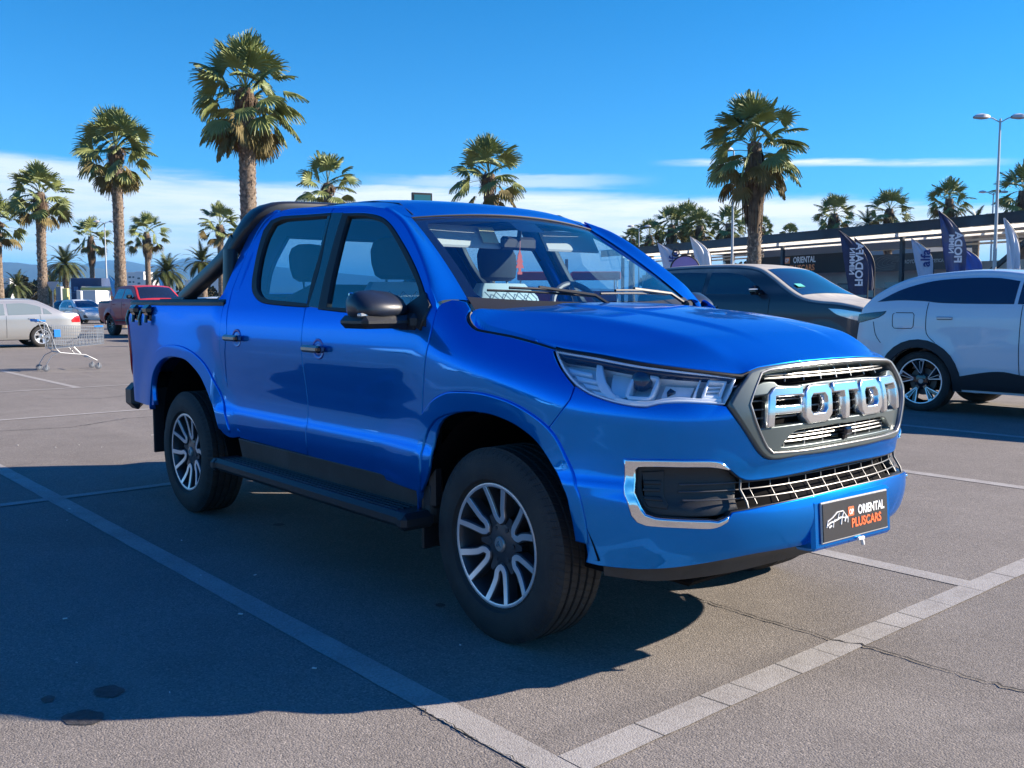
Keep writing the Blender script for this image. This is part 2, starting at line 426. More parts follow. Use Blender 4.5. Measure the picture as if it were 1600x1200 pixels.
LM={'doorline': [(-0.386, 1.323), (-0.373, 1.217), (-0.39, 1.111), (-0.436, 0.892), (-0.44, 0.729), (-0.461, 0.546)],
 'split': [(-1.607, 1.795), (-1.516, 1.514), (-1.48, 1.338), (-1.457, 1.287), (-1.49, 0.932), (-1.532, 0.565)],
 'rdoorrear': [(-2.43, 1.408), (-2.384, 1.316), (-2.346, 1.171), (-2.395, 1.022), (-2.426, 0.871), (-2.382, 0.725), (-2.302, 0.629), (-2.178, 0.574)],
 'bedfront': [(-2.486, 1.353), (-2.424, 1.217), (-2.472, 0.962), (-2.442, 0.795), (-2.356, 0.672), (-2.323, 0.563)],
 'bedbot': [(-4.168, 0.624), (-4.209, 0.55)],
 'bedrear': [(-4.152, 1.319), (-4.146, 1.219), (-4.193, 1.125), (-4.009, 0.951), (-4.144, 0.758)],
 'tail': [(-4.119, 1.233), (-4.174, 1.172), (-4.194, 1.032), (-4.003, 0.884)],
 'doorseam': [(-2.43, 1.408), (-2.443, 1.633), (-2.394, 1.801), (-2.359, 1.868), (-2.154, 1.872), (-1.86, 1.856), (-1.558, 1.839), (-1.315, 1.82), (-1.083, 1.789), (-0.884, 1.72), (-0.683, 1.591), (-0.484, 1.431), (-0.386, 1.323)],
 'sillline': [(-2.178, 0.574), (-1.534, 0.558), (-0.462, 0.543)],
 'glassR': [(-2.14, 1.81), (-1.855, 1.802), (-1.593, 1.794), (-1.553, 1.647), (-1.523, 1.481), (-1.474, 1.338), (-1.687, 1.348), (-1.915, 1.359), (-2.025, 1.38), (-2.111, 1.423), (-2.161, 1.477), (-2.228, 1.606), (-2.253, 1.725), (-2.236, 1.791)],
 'glassF': [(-1.405, 1.777), (-1.237, 1.766), (-1.102, 1.74), (-0.989, 1.699), (-0.874, 1.632), (-0.748, 1.55), (-0.627, 1.467), (-0.543, 1.404), (-0.472, 1.323), (-0.753, 1.316), (-0.969, 1.315), (-1.261, 1.32), (-1.326, 1.477), (-1.373, 1.638)],
 'frameR': [(-2.191, 1.833), (-1.876, 1.821), (-1.597, 1.811), (-1.482, 1.513), (-1.445, 1.319), (-1.741, 1.328), (-1.994, 1.345), (-2.141, 1.395), (-2.217, 1.467), (-2.296, 1.627), (-2.334, 1.759), (-2.298, 1.817)],
 'frameF': [(-1.474, 1.799), (-1.251, 1.783), (-1.085, 1.755), (-0.953, 1.703), (-0.797, 1.611), (-0.665, 1.525), (-0.545, 1.437), (-0.45, 1.349), (-0.408, 1.243), (-0.736, 1.285), (-1.072, 1.297), (-1.341, 1.31), (-1.403, 1.478), (-1.451, 1.675)],
 'arch': [(-0.524, 0.314), (-0.493, 0.441), (-0.432, 0.621), (-0.418, 0.731), (-0.388, 0.802), (-0.327, 0.857), (-0.241, 0.889), (-0.152, 0.907), (-0.067, 0.917), (0.051, 0.915), (0.161, 0.896), (0.236, 0.869), (0.293, 0.837), (0.357, 0.774), (0.43, 0.693), (0.446, 0.604), (0.455, 0.498), (0.479, 0.439)],
 'archflare': [(-0.445, 0.85), (-0.388, 0.91), (-0.324, 0.95), (-0.226, 0.984), (-0.116, 0.995), (-0.013, 0.997), (0.082, 0.989), (0.172, 0.974), (0.255, 0.948), (0.331, 0.912), (0.382, 0.87), (0.428, 0.801), (0.48, 0.721), (0.497, 0.611), (0.504, 0.494), (0.524, 0.434)],
 'rarch': [(-3.673, 0.395), (-3.584, 0.625), (-3.534, 0.801), (-3.49, 0.876), (-3.407, 0.936), (-3.294, 0.979), (-3.19, 0.996), (-3.082, 1.001), (-2.933, 0.991), (-2.814, 0.95), (-2.71, 0.893), (-2.626, 0.814), (-2.548, 0.713), (-2.497, 0.603), (-2.465, 0.552)],
 'rflare': [(-3.604, 1.033), (-3.373, 1.059), (-3.137, 1.059), (-2.934, 1.039), (-2.797, 1.005), (-2.671, 0.934), (-2.567, 0.844), (-2.484, 0.717), (-2.408, 0.63), (-2.284, 0.57)],
 'headtop': [(0.286, 1.169), (0.466, 1.151), (0.645, 1.127), (0.785, 1.112), (0.904, 1.1), (1.015, 1.088)],
 'headlow': [(0.286, 1.169), (0.332, 1.135), (0.371, 1.107), (0.415, 1.078), (0.451, 1.056), (0.508, 1.03), (0.558, 1.015), (0.605, 1.004), (0.673, 0.994), (0.716, 0.993), (0.756, 1.004), (0.818, 1.009), (0.884, 1.007), (0.953, 1.002), (0.986, 0.999), (1.004, 1.038), (1.015, 1.088)],
 'grilleout': [(0.994, 0.992), (1.023, 1.046), (1.06, 1.097), (1.106, 1.109), (1.282, 1.122), (1.546, 1.127)],
 'grillelow': [(0.994, 0.992), (1.06, 0.917), (1.13, 0.824), (1.181, 0.798), (1.321, 0.8), (1.545, 0.797)],
 'grillein': [(1.077, 0.994), (1.095, 1.046), (1.109, 1.09), (1.153, 1.097), (1.341, 1.107), (1.53, 1.109)],
 'grilleinlow': [(1.077, 0.994), (1.114, 0.914), (1.148, 0.847), (1.171, 0.825), (1.32, 0.823), (1.544, 0.826)],
 'foga': [(0.621, 0.797), (0.736, 0.803), (0.823, 0.803), (0.912, 0.803), (0.947, 0.797), (0.996, 0.771)],
 'fogb': [(0.621, 0.797), (0.632, 0.733), (0.634, 0.659), (0.639, 0.62), (0.656, 0.597), (0.68, 0.59), (0.806, 0.59), (0.902, 0.586), (0.932, 0.592)],
 'fogin': [(0.659, 0.772), (0.738, 0.779), (0.825, 0.781), (0.939, 0.777), (0.996, 0.771), (1.072, 0.729), (1.043, 0.635), (1.014, 0.635), (0.952, 0.622), (0.853, 0.624), (0.725, 0.615), (0.681, 0.623), (0.664, 0.651), (0.67, 0.714)],
 'lowtop': [(1.072, 0.729), (1.187, 0.729), (1.357, 0.733), (1.565, 0.739)],
 'lowbot': [(1.043, 0.635), (1.148, 0.642), (1.291, 0.65), (1.512, 0.66)],
 'bumpbot': [(0.479, 0.439), (0.5, 0.42), (0.551, 0.415), (0.698, 0.416), (0.807, 0.427), (0.916, 0.445), (1.106, 0.471), (1.394, 0.471)],
 'seam': [(0.438, 1.0), (0.374, 0.934), (0.289, 0.861)],
 'hoodedge': [(-0.243, 1.305), (-0.238, 1.284), (-0.2, 1.254), (-0.146, 1.231), (0.043, 1.208), (0.286, 1.169)],
 'fendtop': [(-0.386, 1.323), (-0.346, 1.339), (-0.307, 1.344), (-0.243, 1.305)],
 'bulgeU': [(0.467, 0.488), (0.528, 0.493), (0.678, 0.501), (0.805, 0.504), (0.915, 0.507), (1.007, 0.539), (1.137, 0.579)]}
# ================================================================ ground
gm=bpy.data.materials.new('asphalt'); gm.use_nodes=True; nt=gm.node_tree; b=nt.nodes['Principled BSDF']
P=node(nt,'ShaderNodeTexCoord').outputs['Object']
def asphalt_colour(nt,P):
    big=noise(nt,P,.25,5,.6); mid=noise(nt,P,2.2,5,.65); fine=noise(nt,P,200.,2,.6)
    vo=node(nt,'ShaderNodeTexVoronoi',{'Vector':P,'Scale':165.}); sp=node(nt,'ShaderNodeSeparateColor',{0:vo.outputs['Color']}).outputs[0]
    c=ramp(nt,mth(nt,'ADD',mth(nt,'MULTIPLY',big,.6),mth(nt,'MULTIPLY',mid,.4)),[(.35,(.178,.160,.142)),(.5,(.211,.191,.171)),(.65,(.243,.221,.199))])
    c=mixc(nt,1.,c,ramp(nt,sp,[(0.,(.66,.66,.66)),(.35,(.90,.90,.90)),(.85,(1.06,1.06,1.05)),(1.,(1.42,1.40,1.37))]),'MULTIPLY')
    c=mixc(nt,1.,c,ramp(nt,fine,[(.3,(.80,.80,.80)),(.7,(1.17,1.17,1.17))]),'MULTIPLY')
    d=mapr(nt,noise(nt,P,.9,4,.7,1.),.62,.72,0.,.35,True)     # darker worn and damp-stained patches
    c=mixc(nt,d,c,(.085,.078,.072))
    # tyre-polished lanes running along the aisles, and pale scuffs
    sv=node(nt,'ShaderNodeVectorMath',{0:P,1:(.10,1.6,1.)},operation='MULTIPLY').outputs[0]
    c=mixc(nt,mapr(nt,noise(nt,sv,1.,4,.6,.4),.56,.70,0.,.28,True),c,(.27,.245,.215))
    sv2=node(nt,'ShaderNodeVectorMath',{0:P,1:(1.4,.14,1.)},operation='MULTIPLY').outputs[0]
    c=mixc(nt,mapr(nt,noise(nt,sv2,1.3,4,.65,.5),.60,.74,0.,.30,True),c,(.10,.092,.084))
    return c,vo.outputs['Distance'],fine
c,vd,fine=asphalt_colour(nt,P)
nt.links.new(c,b.inputs['Base Color']); setin(b,{'Roughness':.92,'Specular IOR Level':.25})
hgt=mth(nt,'ADD',mth(nt,'MULTIPLY',vd,-.8),mth(nt,'MULTIPLY',fine,.6))
nt.links.new(node(nt,'ShaderNodeBump',{'Height':hgt,'Strength':.6,'Distance':.005}).outputs[0],b.inputs['Normal'])
mk('ground',[(-14000,-9000,0),(9000,-9000,0),(9000,14000,0),(-14000,14000,0)],[(0,1,2,3)],gm,smooth=False)['kind']='structure'
lm=bpy.data.materials.new('worn line paint'); lm.use_nodes=True; nt=lm.node_tree; b=nt.nodes['Principled BSDF']
P=node(nt,'ShaderNodeTexCoord').outputs['Object']; c,vd,fine=asphalt_colour(nt,P)
wear=mapr(nt,mth(nt,'ADD',mth(nt,'MULTIPLY',noise(nt,P,6.,5,.7),.5),mth(nt,'MULTIPLY',noise(nt,P,90.,3,.7),.5)),.40,.62,1.,.30)
nt.links.new(mixc(nt,wear,c,mixc(nt,noise(nt,P,12.,4,.6),(.31,.297,.275),(.44,.425,.40))),b.inputs['Base Color']); setin(b,{'Roughness':.85,'Specular IOR Level':.25})
nt.links.new(node(nt,'ShaderNodeBump',{'Height':mth(nt,'ADD',mth(nt,'MULTIPLY',vd,-.5),mth(nt,'MULTIPLY',fine,.4)),'Strength':.5,'Distance':.005}).outputs[0],b.inputs['Normal'])
def strip(name,p,q,wd,mat,z=.003,jag=.002,seed=1,kind='structure'):
    rs=random.Random(seed); p=Vector((p[0],p[1],z)); q=Vector((q[0],q[1],z)); d=q-p; L=d.length; d/=L; n=Vector((-d.y,d.x,0)); k=max(2,int(L/.15)); a=[];bb=[]
    for i in range(k+1):
        c=p+d*L*i/k; a.append(c+n*(wd/2+rs.uniform(-jag,jag))); bb.append(c-n*(wd/2+rs.uniform(-jag,jag)))
    m=MB(); m.quadstrip(bb,a); o=m.build(name,mat,None,False,None); o['kind']=kind; return o
W_=.115
strip('road_marking',(-22,-1.42),(.98,-1.42),W_,lm,seed=2)
strip('road_marking',(.93,-1.36),(.93,60),.12,lm,z=.0045,seed=3)
for k,y in enumerate([1.30,3.97,6.64,9.31,11.98,14.65]): strip('road_marking',(-9.15,y),(.87,y),W_,lm,seed=10+k)
strip('road_marking',(-4.11,-30),(-4.11,60),.10,lm,z=.0045,seed=4)
for k in range(1,9): strip('road_marking',(-9.15,-1.42-2.67*k),(.87,-1.42-2.67*k),W_,lm,seed=40+k)
strip('road_marking',(-9.2,-40),(-9.2,60),.10,lm,z=.0045,seed=65)
for r,x0 in enumerate((-13.0,-29.5,-46,-62)):
    strip('road_marking',(x0,-60),(x0,60),.10,lm,z=.0045,seed=5+r)
    for k in range(-14,16): strip('road_marking',(x0-5 if r==0 else x0-10,1.30+2.67*k),(x0,1.30+2.67*k),W_,lm,seed=80+k)
# joints cut across the wide line, and the long crack
dk=M('tar dark',(.022,.02,.018),.9)
rs=random.Random(5)
m=MB(); y=-1.3
while y<14:
    y+=rs.uniform(.16,.34); w0=rs.uniform(.0015,.004); s=rs.uniform(-.012,.012)
    m.quadstrip([(.868,y,.0058),(.992,y+s,.0058)],[(.868,y+w0,.0058),(.992,y+s+w0,.0058)])
for yy in (-1.3625,-1.478): pass
o=m.build('line_joints',dk,None,False,None); o['kind']='structure'
def crack(name,pts,wd,seed,z=.0060):
    rs=random.Random(seed); P=[]
    for i in range(len(pts)-1):
        a=Vector((*pts[i],z)); b_=Vector((*pts[i+1],z)); k=max(2,int((b_-a).length/.025)); n=(b_-a).normalized(); n=Vector((-n.y,n.x,0))
        for j in range(k): P.append(a.lerp(b_,j/k)+n*rs.gauss(0,.006))
    a=[];b2=[]
    for i,p in enumerate(P):
        t=(P[min(i+1,len(P)-1)]-P[max(i-1,0)]).normalized(); n=Vector((-t.y,t.x,0)); w0=wd*rs.uniform(.25,1.); a.append(p+n*w0/2); b2.append(p-n*w0/2)
    m=MB(); m.quadstrip(b2,a); o=m.build(name,dk,None,False,None); o['kind']='structure'
# ================================================================ the blue pickup (x forward from the front axle, right side at y<0)
blue=carpaint('blue metallic paint',(.0003,.185,.64),.70,.34,coat=.30)
blackp=M('satin black plastic',(.018,.019,.021),.45,bump=(300,.06))
blackg=M('gloss black trim',(.008,.008,.010),.12,coat=.6)
greyp=M('dark grey sill plastic',(.045,.044,.042),.55,bump=(60,.1),var=(5,.4))
rubber=M('rubber seal',(.012,.012,.012),.6)
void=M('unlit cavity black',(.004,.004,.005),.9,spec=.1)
chrome=M('chrome',(.86,.87,.88),.06,1.)
chrome2=M('polished lettering',(.74,.75,.76),.16,.95)
gunm=M('grey green grille metal',(.105,.130,.130),.36,.55,.3)
slatm=M('satin silver slats',(.27,.27,.265),.32,.6)
silv=M('silvered reflector',(.86,.88,.90),.30,.15,.5)
glassS=glassmat('side window glass',(.42,.62,.74),.09)
glassW=glassmat('windscreen glass',(.82,.92,.95),.045)
lensg=glassmat('clear lamp lens',(.93,.96,.98),.02)
redl=M('red lamp plastic',(.55,.015,.02),.15,coat=1.)
seatd=M('dark grey seat fabric',(.030,.034,.040),.8,bump=(200,.2))
leath=M('light grey quilted leather',(.62,.64,.63),.45)
trimd=M('dark cabin trim',(.022,.024,.027),.6)
visor=M('pale visor cloth',(.50,.52,.50),.9)
def wetpaint(m):
    """soft flake lobe under a tight, colour-tinted gloss lobe"""
    nt=m.node_tree; b=nt.nodes['Principled BSDF']; setin(b,{'Specular IOR Level':.2,'Specular Tint':(.25,.5,1.,1)})
    g=node(nt,'ShaderNodeBsdfPrincipled',{'Base Color':(.001,.24,.78),'Metallic':1.,'Roughness':.045,'Specular Tint':(.22,.50,1.,1),'Coat Weight':.30,'Coat Roughness':.01})
    mx=node(nt,'ShaderNodeMixShader',{0:.42,1:b.outputs[0],2:g.outputs[0]}); nt.links.new(mx.outputs[0],nt.nodes['Material Output'].inputs[0])
wetpaint(blue)
TK=empty('pickup_truck',(0,0,0),0,'bright blue double cab pickup filling the foreground, chrome block letters in its grille','pickup truck')
E=LM; E['doorline'][-1]=(E['doorline'][-1][0],.534)
def rev(p): return list(reversed(p))
both=lambda f:[f(False),f(True)]
# ---- doors: outer skin with a window opening
fd=rev(E['doorline'])+[]   # from sill up to the mirror corner
fdoor=E['doorline'][::-1]+[(-.484,1.431),(-.683,1.591),(-.884,1.72),(-1.083,1.789),(-1.315,1.82),(-1.600,1.840)]+[(-1.612,1.797),(-1.516,1.514),(-1.474,1.338),(-1.457,1.25),(-1.470,.933),(-1.487,.566)]
DRE=[(-2.30,1.866),(-2.372,1.83),(-2.41,1.75),(-2.43,1.62),(-2.425,1.42)]+E['rdoorrear'][1:]
rdoor=[(-1.493,.566),(-1.476,.933),(-1.463,1.25),(-1.480,1.338),(-1.522,1.514),(-1.618,1.797),(-1.606,1.840),(-1.86,1.856),(-2.154,1.870)]+DRE
frF=E['frameF'];frR=E['frameR']
def shrink(p,d): 
    q=[np.array(x,float) for x in p]
    if area(q)<0: q=q[::-1]
    return inset(q,d)
for mir in (False,True):
    for nm,outl,fr,gl in (('f',fdoor,frF,E['glassF']),('r',rdoor,frR,E['glassR'])):
        d=panel('door',A,outl,blue,TK,holes=[fr],mir=mir,h=.04,bev=.003,depth=.03,corner=42)
        g=panel('window',A,shrink(fr,.004),glassS,d,mir=mir,off=-.012,depth=0,bev=0,h=.05,corner=42)
        panel('window_frame',A,shrink(fr,.001),rubber,d,holes=[shrink(gl,.0)],mir=mir,off=.004,depth=.03,bev=.003,h=.05,corner=42)
        # inner door card, so the cabin is lined
        panel('door_card',A,[(q[0],q[1]) for q in ([(-.45,1.27),(-1.40,1.285),(-1.44,.6),(-.45,.6)] if nm=='f' else [(-1.52,1.29),(-2.2,1.36),(-2.3,.8),(-2.1,.62),(-1.52,.6)])],trimd,d,mir=mir,off=-.09,depth=.02,bev=.0,h=.15,sm=False)
        # black B pillar film between the two windows
    panel('pillar_trim',A,[(-1.635,1.812),(-1.473,1.802),(-1.341,1.316),(-1.449,1.322)],blackg,TK,mir=mir,off=.002,depth=.008,bev=.002,h=.05,sm=False)
    # narrow cab corner between rear door and load bed
    panel('cab_corner',A,[(-2.54,1.36),(-2.46,1.34),(-2.440,1.217),(-2.455,.964),(-2.403,.8),(-2.325,.677),(-2.285,.569),(-2.135,.569)]+[(a-.007,z) for a,z in DRE[::-1]][1:]+[(-2.36,1.885),(-2.44,1.86),(-2.50,1.78),(-2.53,1.6)],blue,TK,mir=mir,h=.035,depth=.03,corner=42)
    # front wing
    fen=[(a+.007,z) for a,z in E['doorline'][::-1]]+[(-.372,1.340),(-.340,1.354),(-.285,1.345),(-.250,1.318)]+E['hoodedge'][1:]+[(.278,1.165),(.325,1.131),(.365,1.103),(.41,1.073),(.445,1.048),(.440,1.000),(.389,.936),(.320,.864)]+[(.27,.878),(.194,.901),(.084,.92),(-.033,.922),(-.115,.912),(-.201,.895),(-.281,.864),(-.331,.812),(-.355,.743),(-.379,.633)]
    panel('front_wing',A,fen,blue,TK,mir=mir,h=.03,corner=42)
    # bed side
    ra=E['rarch']
    bed=[(-2.465,1.335),(-2.440,1.217),(-2.455,.964),(-2.403,.8),(-2.325,.677),(-2.285,.575),(-2.405,.561)]+rev(ra[2:-1])+[(-3.52,.66),(-3.75,.645),(-4.20,.64),(-4.20,.80),(-4.13,.86),(-4.08,.95),(-4.075,1.05),(-4.09,1.17),(-4.15,1.24),(-4.235,1.335)]
    bs=panel('bed_side',A,bed,blue,TK,mir=mir,h=.035,depth=.03,corner=42)
    panel('tail_lamp',A,[(-4.205,.80),(-4.135,.865),(-4.085,.955),(-4.08,1.05),(-4.095,1.168),(-4.155,1.235),(-4.29,1.235),(-4.30,1.0),(-4.29,.80)],redl,TK,mir=mir,off=.012,depth=.06,bev=.006,h=.03)
    # rail cap along the bed top
    s=-1 if not mir else 1
    m=MB(); rows=[]
    for x in np.linspace(-2.46,-4.25,30):
        wy=ww(x,1.335); rows.append([(x,s*(wy+.006),1.325),(x,s*(wy+.006),1.345),(x,s*(wy-.012),1.362),(x,s*(wy-.075),1.362),(x,s*(wy-.085),1.30)])
    m.grid(rows if mir else [r[::-1] for r in rows]); m.build('rail_cap',blackp,TK)
for mir in (False,True):
    panel('wheel_arch_flare',A,E['archflare'][:-1]+rev(E['arch'][1:-1]),blue,TK,mir=mir,off=.009,depth=.04,bev=.007,h=.025,corner=50)
    panel('wheel_arch_flare',A,[(-3.60,.66),(-3.62,.80),(-3.60,.90),(-3.52,.99),(-3.38,1.045),(-3.24,1.07),(-3.098,1.078),(-2.95,1.068),(-2.80,1.035),(-2.66,.975),(-2.55,.88),(-2.46,.76),(-2.405,.66),(-2.38,.59)]+rev(E['rarch'][1:-1]),blue,TK,mir=mir,off=.009,depth=.04,bev=.007,h=.025,corner=50)
# ---- nose: bumper skin wraps from wing to wing
AA=2*AC
def mirp(p): return [(AA-a,z) for a,z in p]
def sym(p):  # mirror a list of (a,z) about the nose centre, in reverse order
    return [(AA-a,z) for a,z in reversed(p)]
half_top=[(.445,1.003),(.450,1.050),(.508,1.024),(.559,1.009),(.607,.998),(.675,.988),(.718,.987),(.757,.998),(.819,1.003),(.885,1.001),(.954,.996),(.990,.992)]
gl_out=[(.996,.992)]+E['grillelow'][1:-1]
outer=half_top+gl_out[1:]+sym(gl_out[1:])+sym(half_top)
right_low=[(.445,1.003),(.392,.937),(.325,.867),(.33,.845),(.4,.784),(.465,.702),(.478,.615),(.487,.51),(.503,.45)]+E['bumpbot'][1:]
outer=outer[:-1]+mirp(right_low)+rev(right_low)[:-1]
# outer now: top right->left, then down the left, bottom, up the right
fog=[(.642,.802),(.751,.806),(.836,.806),(.925,.805),(.968,.799),(1.015,.772),(1.085,.732)]
low=[(.642,.802),(.657,.739),(.660,.665),(.664,.622),(.682,.600),(.72,.592),(.817,.590),(.915,.587),(.965,.597),(1.0,.632),(1.051,.636)]
opening=fog+[(1.198,.729),(1.366,.733),(1.5,.736)]+sym(fog+[(1.198,.729),(1.366,.733),(1.5,.736)])+mirp(low+[(1.151,.644),(1.294,.651),(1.5,.656)])+rev(low+[(1.151,.644),(1.294,.651),(1.5,.656)])
opening=[p for i,p in enumerate(opening) if i==0 or abs(p[0]-opening[i-1][0])+abs(p[1]-opening[i-1][1])>1e-4]
if abs(opening[0][0]-opening[-1][0])<1e-4: opening.pop()
BP=panel('front_bumper',A,outer,blue,TK,holes=[opening],h=.028,bev=.004,depth=.03,corner=36)
# black lining behind the openings
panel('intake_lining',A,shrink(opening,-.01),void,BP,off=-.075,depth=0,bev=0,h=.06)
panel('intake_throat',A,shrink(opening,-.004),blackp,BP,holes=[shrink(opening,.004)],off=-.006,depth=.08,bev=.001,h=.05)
# fog lamp insert with louvres, and the chrome hockey stick round it
for mir in (False,True):
    ins=[(.675,.785),(.80,.790),(.95,.786),(1.01,.772),(1.07,.735),(1.045,.640),(.96,.618),(.86,.612),(.72,.612),(.685,.635)]
    fi=panel('fog_lamp_insert',A,ins,blackp,BP,mir=mir,off=-.035,depth=.03,bev=.004,h=.04)
    cap=panel('fog_lamp_cover',A,[(.70,.760),(.780,.765),(.785,.665),(.775,.640),(.71,.645)],blackp,fi,mir=mir,off=-.026,depth=.02,bev=.003,h=.03)
    for z in (.675,.70,.725): panel('louvre',A,[(.712,z),(.772,z),(.772,z+.012),(.712,z+.012)],blackp,fi,mir=mir,off=-.018,depth=.012,bev=.003,h=.03,sm=False)
    st=[(.636,.808),(.751,.812),(.836,.812),(.930,.811),(.972,.804),(1.015,.776),(1.008,.770),(.962,.779),(.925,.783),(.836,.784),(.751,.784),(.690,.780),(.682,.772),(.687,.739),(.690,.675),(.694,.645),(.706,.625),(.735,.616),(.817,.613),(.912,.610),(.940,.606),(.985,.622),(.978,.600),(.950,.586),(.915,.578),(.817,.581),(.70,.583),(.672,.592),(.655,.615),(.650,.665),(.648,.739)]
    panel('chrome_trim',A,st,chrome,BP,mir=mir,off=.010,depth=.035,bev=.008,h=.022,corner=50)
# lower grille bars
m=MB()
def bar(z,a0,a1,r=.006,o=-.03,zc=0.,n=60,sq=None):
    pts=[]
    for a in np.linspace(a0,a1,n):
        p=np.array(A(a,z+zc*((a-AC)/1.)**2)); q=np.array(A(a+.01,z))-np.array(A(a-.01,z)); q/=np.linalg.norm(q); nrm=np.array([q[1],-q[0],0]); pts.append(p+nrm*o)
    m.tube(pts,r,6,sq=sq)
for z in (.670,.697,.722): bar(z,.84,AA-.84,.0028,-.022)
for k in range(-5,6):
    a=AC+k*.100
    m.tube([np.array(A(a,z))+np.array([-.026,0,0]) for z in (.648,.67,.70,.735)],.0022,6)
for a in (1.075,AA-1.075): m.tube([np.array(A(a,z))+np.array([-.012,0,0]) for z in (.632,.66,.70,.738)],.0045,6)
m.build('lower_grille',M('dull grey bars',(.09,.09,.09),.4,.4),BP)
# ---- main grille
GO=E['grilleout'][:-1]; GLo=E['grillelow'][1:-1]
go=GO+[(1.5,1.127)]+sym(GO+[(1.5,1.127)])[0:]; glw=GLo+[(1.5,.797)]
gout=GO+[(1.5,1.127)]+sym(GO+[(1.5,1.127)])+mirp(glw)+rev(glw)
gi=[(1.078,.994),(1.095,1.046),(1.112,1.088),(1.153,1.097),(1.341,1.107),(1.5,1.110)]; gil=[(1.119,.914),(1.155,.848),(1.182,.826),(1.327,.822),(1.5,.822)]
gin=gi+sym(gi)+mirp(gil)+rev(gil)
GR=panel('grille_frame',A,gout,gunm,TK,holes=[gin],off=.018,depth=.06,bev=.010,h=.025,corner=30)
rim=panel('bright_rim',A,shrink(gin,-.007),slatm,GR,holes=[shrink(gin,.001)],off=.021,depth=.012,bev=.003,h=.025,corner=30)
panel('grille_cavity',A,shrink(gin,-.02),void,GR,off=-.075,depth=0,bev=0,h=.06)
panel('grille_tunnel',A,shrink(gin,-.006),gunm,GR,holes=[shrink(gin,-.0015)],off=.0,depth=.075,bev=.0,h=.05)
hw=AC-1.078
def gx(f): return AC-hw*f   # f=1 at the right edge of the opening
ub=[(gx(.97),1.052),(gx(.90),1.066),(gx(.80),1.066),(gx(.76),1.054),(gx(.60),1.050),(gx(.3),1.056),(AC-.02,1.057)]
ubl=[(gx(.99),1.018),(gx(.80),1.024),(gx(.5),1.029),(AC-.02,1.031)]
panel('upper_crossbar',A,ub+sym(ub)+mirp(ubl)+rev(ubl),gunm,GR,off=.004,depth=.05,bev=.005,h=.025,corner=30)
lb=[(gx(.985),.908),(gx(.8),.912),(gx(.4),.916),(AC-.02,.917)]
slot=[(gx(.60),.884),(gx(.52),.892),(AC-.02,.893)]; slotl=[(gx(.72),.838),(gx(.4),.838),(AC-.02,.838)]
lbl=[(gx(.90),.858),(gx(.80),.828),(gx(.7),.824),(AC-.02,.824)]
panel('lower_crossbar',A,lb+sym(lb)+mirp(lbl)+rev(lbl),gunm,GR,holes=[slot+sym(slot)+mirp(slotl)+rev(slotl)],off=.004,depth=.05,bev=.005,h=.022,corner=30)
m=MB()
for z in (1.076,1.087): bar(z,gx(.86),AA-gx(.86),.0038,-.020,sq=(1,1))
for z in (.852,.866,.879): bar(z,gx(.70),AA-gx(.70),.0035,-.018)
for z in (.94,.97,1.0): bar(z,gx(.985),AA-gx(.985),.003,-.03)
for k in range(-3,4):
    a=AC+k*.118; 
    m.tube([np.array(A(a,z))+np.array([-.020,0,0]) for z in (1.062,1.085,1.105)],.0028,5)
    m.tube([np.array(A(a,z))+np.array([-.020,0,0]) for z in (.835,.86,.892)],.0028,5)
m.build('grille_slats',slatm,GR)
m=MB(); c_=np.array(A(AC,.866)); m.box(c_+np.array([.005,0,0]),(.04,.052,.030),bev=.008); m.box(c_+np.array([-.005,.0,-.02]),(.03,.03,.03),bev=.006); m.build('camera_housing',blackg,GR)
# chrome block letters F O T O N standing on the mesh
LZ0,LZ1=.912,1.047; t=.036
def L_(name,a0,a1,kind):
    W=a1-a0; Z=LZ0;H=LZ1-LZ0; c=.026
    if kind=='F': P=[(0,0),(t,0),(t,.042),(W-.006,.042),(W-.006,.072),(t,.072),(t,H-.034),(W,H-.034),(W,H),(c,H),(0,H-c)]; ho=[]
    if kind=='O': P=[(c,0),(W-c,0),(W,c),(W,H-c),(W-c,H),(c,H),(0,H-c),(0,c)]; q=.036;k=.013; ho=[[(q+k,q),(W-q-k,q),(W-q,q+k),(W-q,H-q-k),(W-q-k,H-q),(q+k,H-q),(q,H-q-k),(q,q+k)]]
    if kind=='T': P=[(W/2-t/2,0),(W/2+t/2,0),(W/2+t/2,H-.036),(W,H-.036),(W,H),(0,H),(0,H-.036),(W/2-t/2,H-.036)]; ho=[]
    if kind=='N': P=[(0,0),(t,0),(t,H-.034),(W-t,H-.034),(W-t,0),(W,0),(W,H-c),(W-c,H),(0,H)]; ho=[]
    panel(name,A,[(a0+x,Z+z) for x,z in P],chrome2,GR,holes=[[(a0+x,Z+z) for x,z in q] for q in ho],off=.015,depth=.040,bev=.006,h=.02,sm=False)
xs=[1.125,1.323,1.515,1.735,1.915]
wd=[.180,.172,.200,.165,.165]
xs=[AC-.47+v for v in (0,.192,.376,.574,.760)]; wd=[.180,.172,.186,.172,.180]
for k,x_,w_ in zip('FOTON',xs,wd): L_('letter',x_,x_+w_,k)
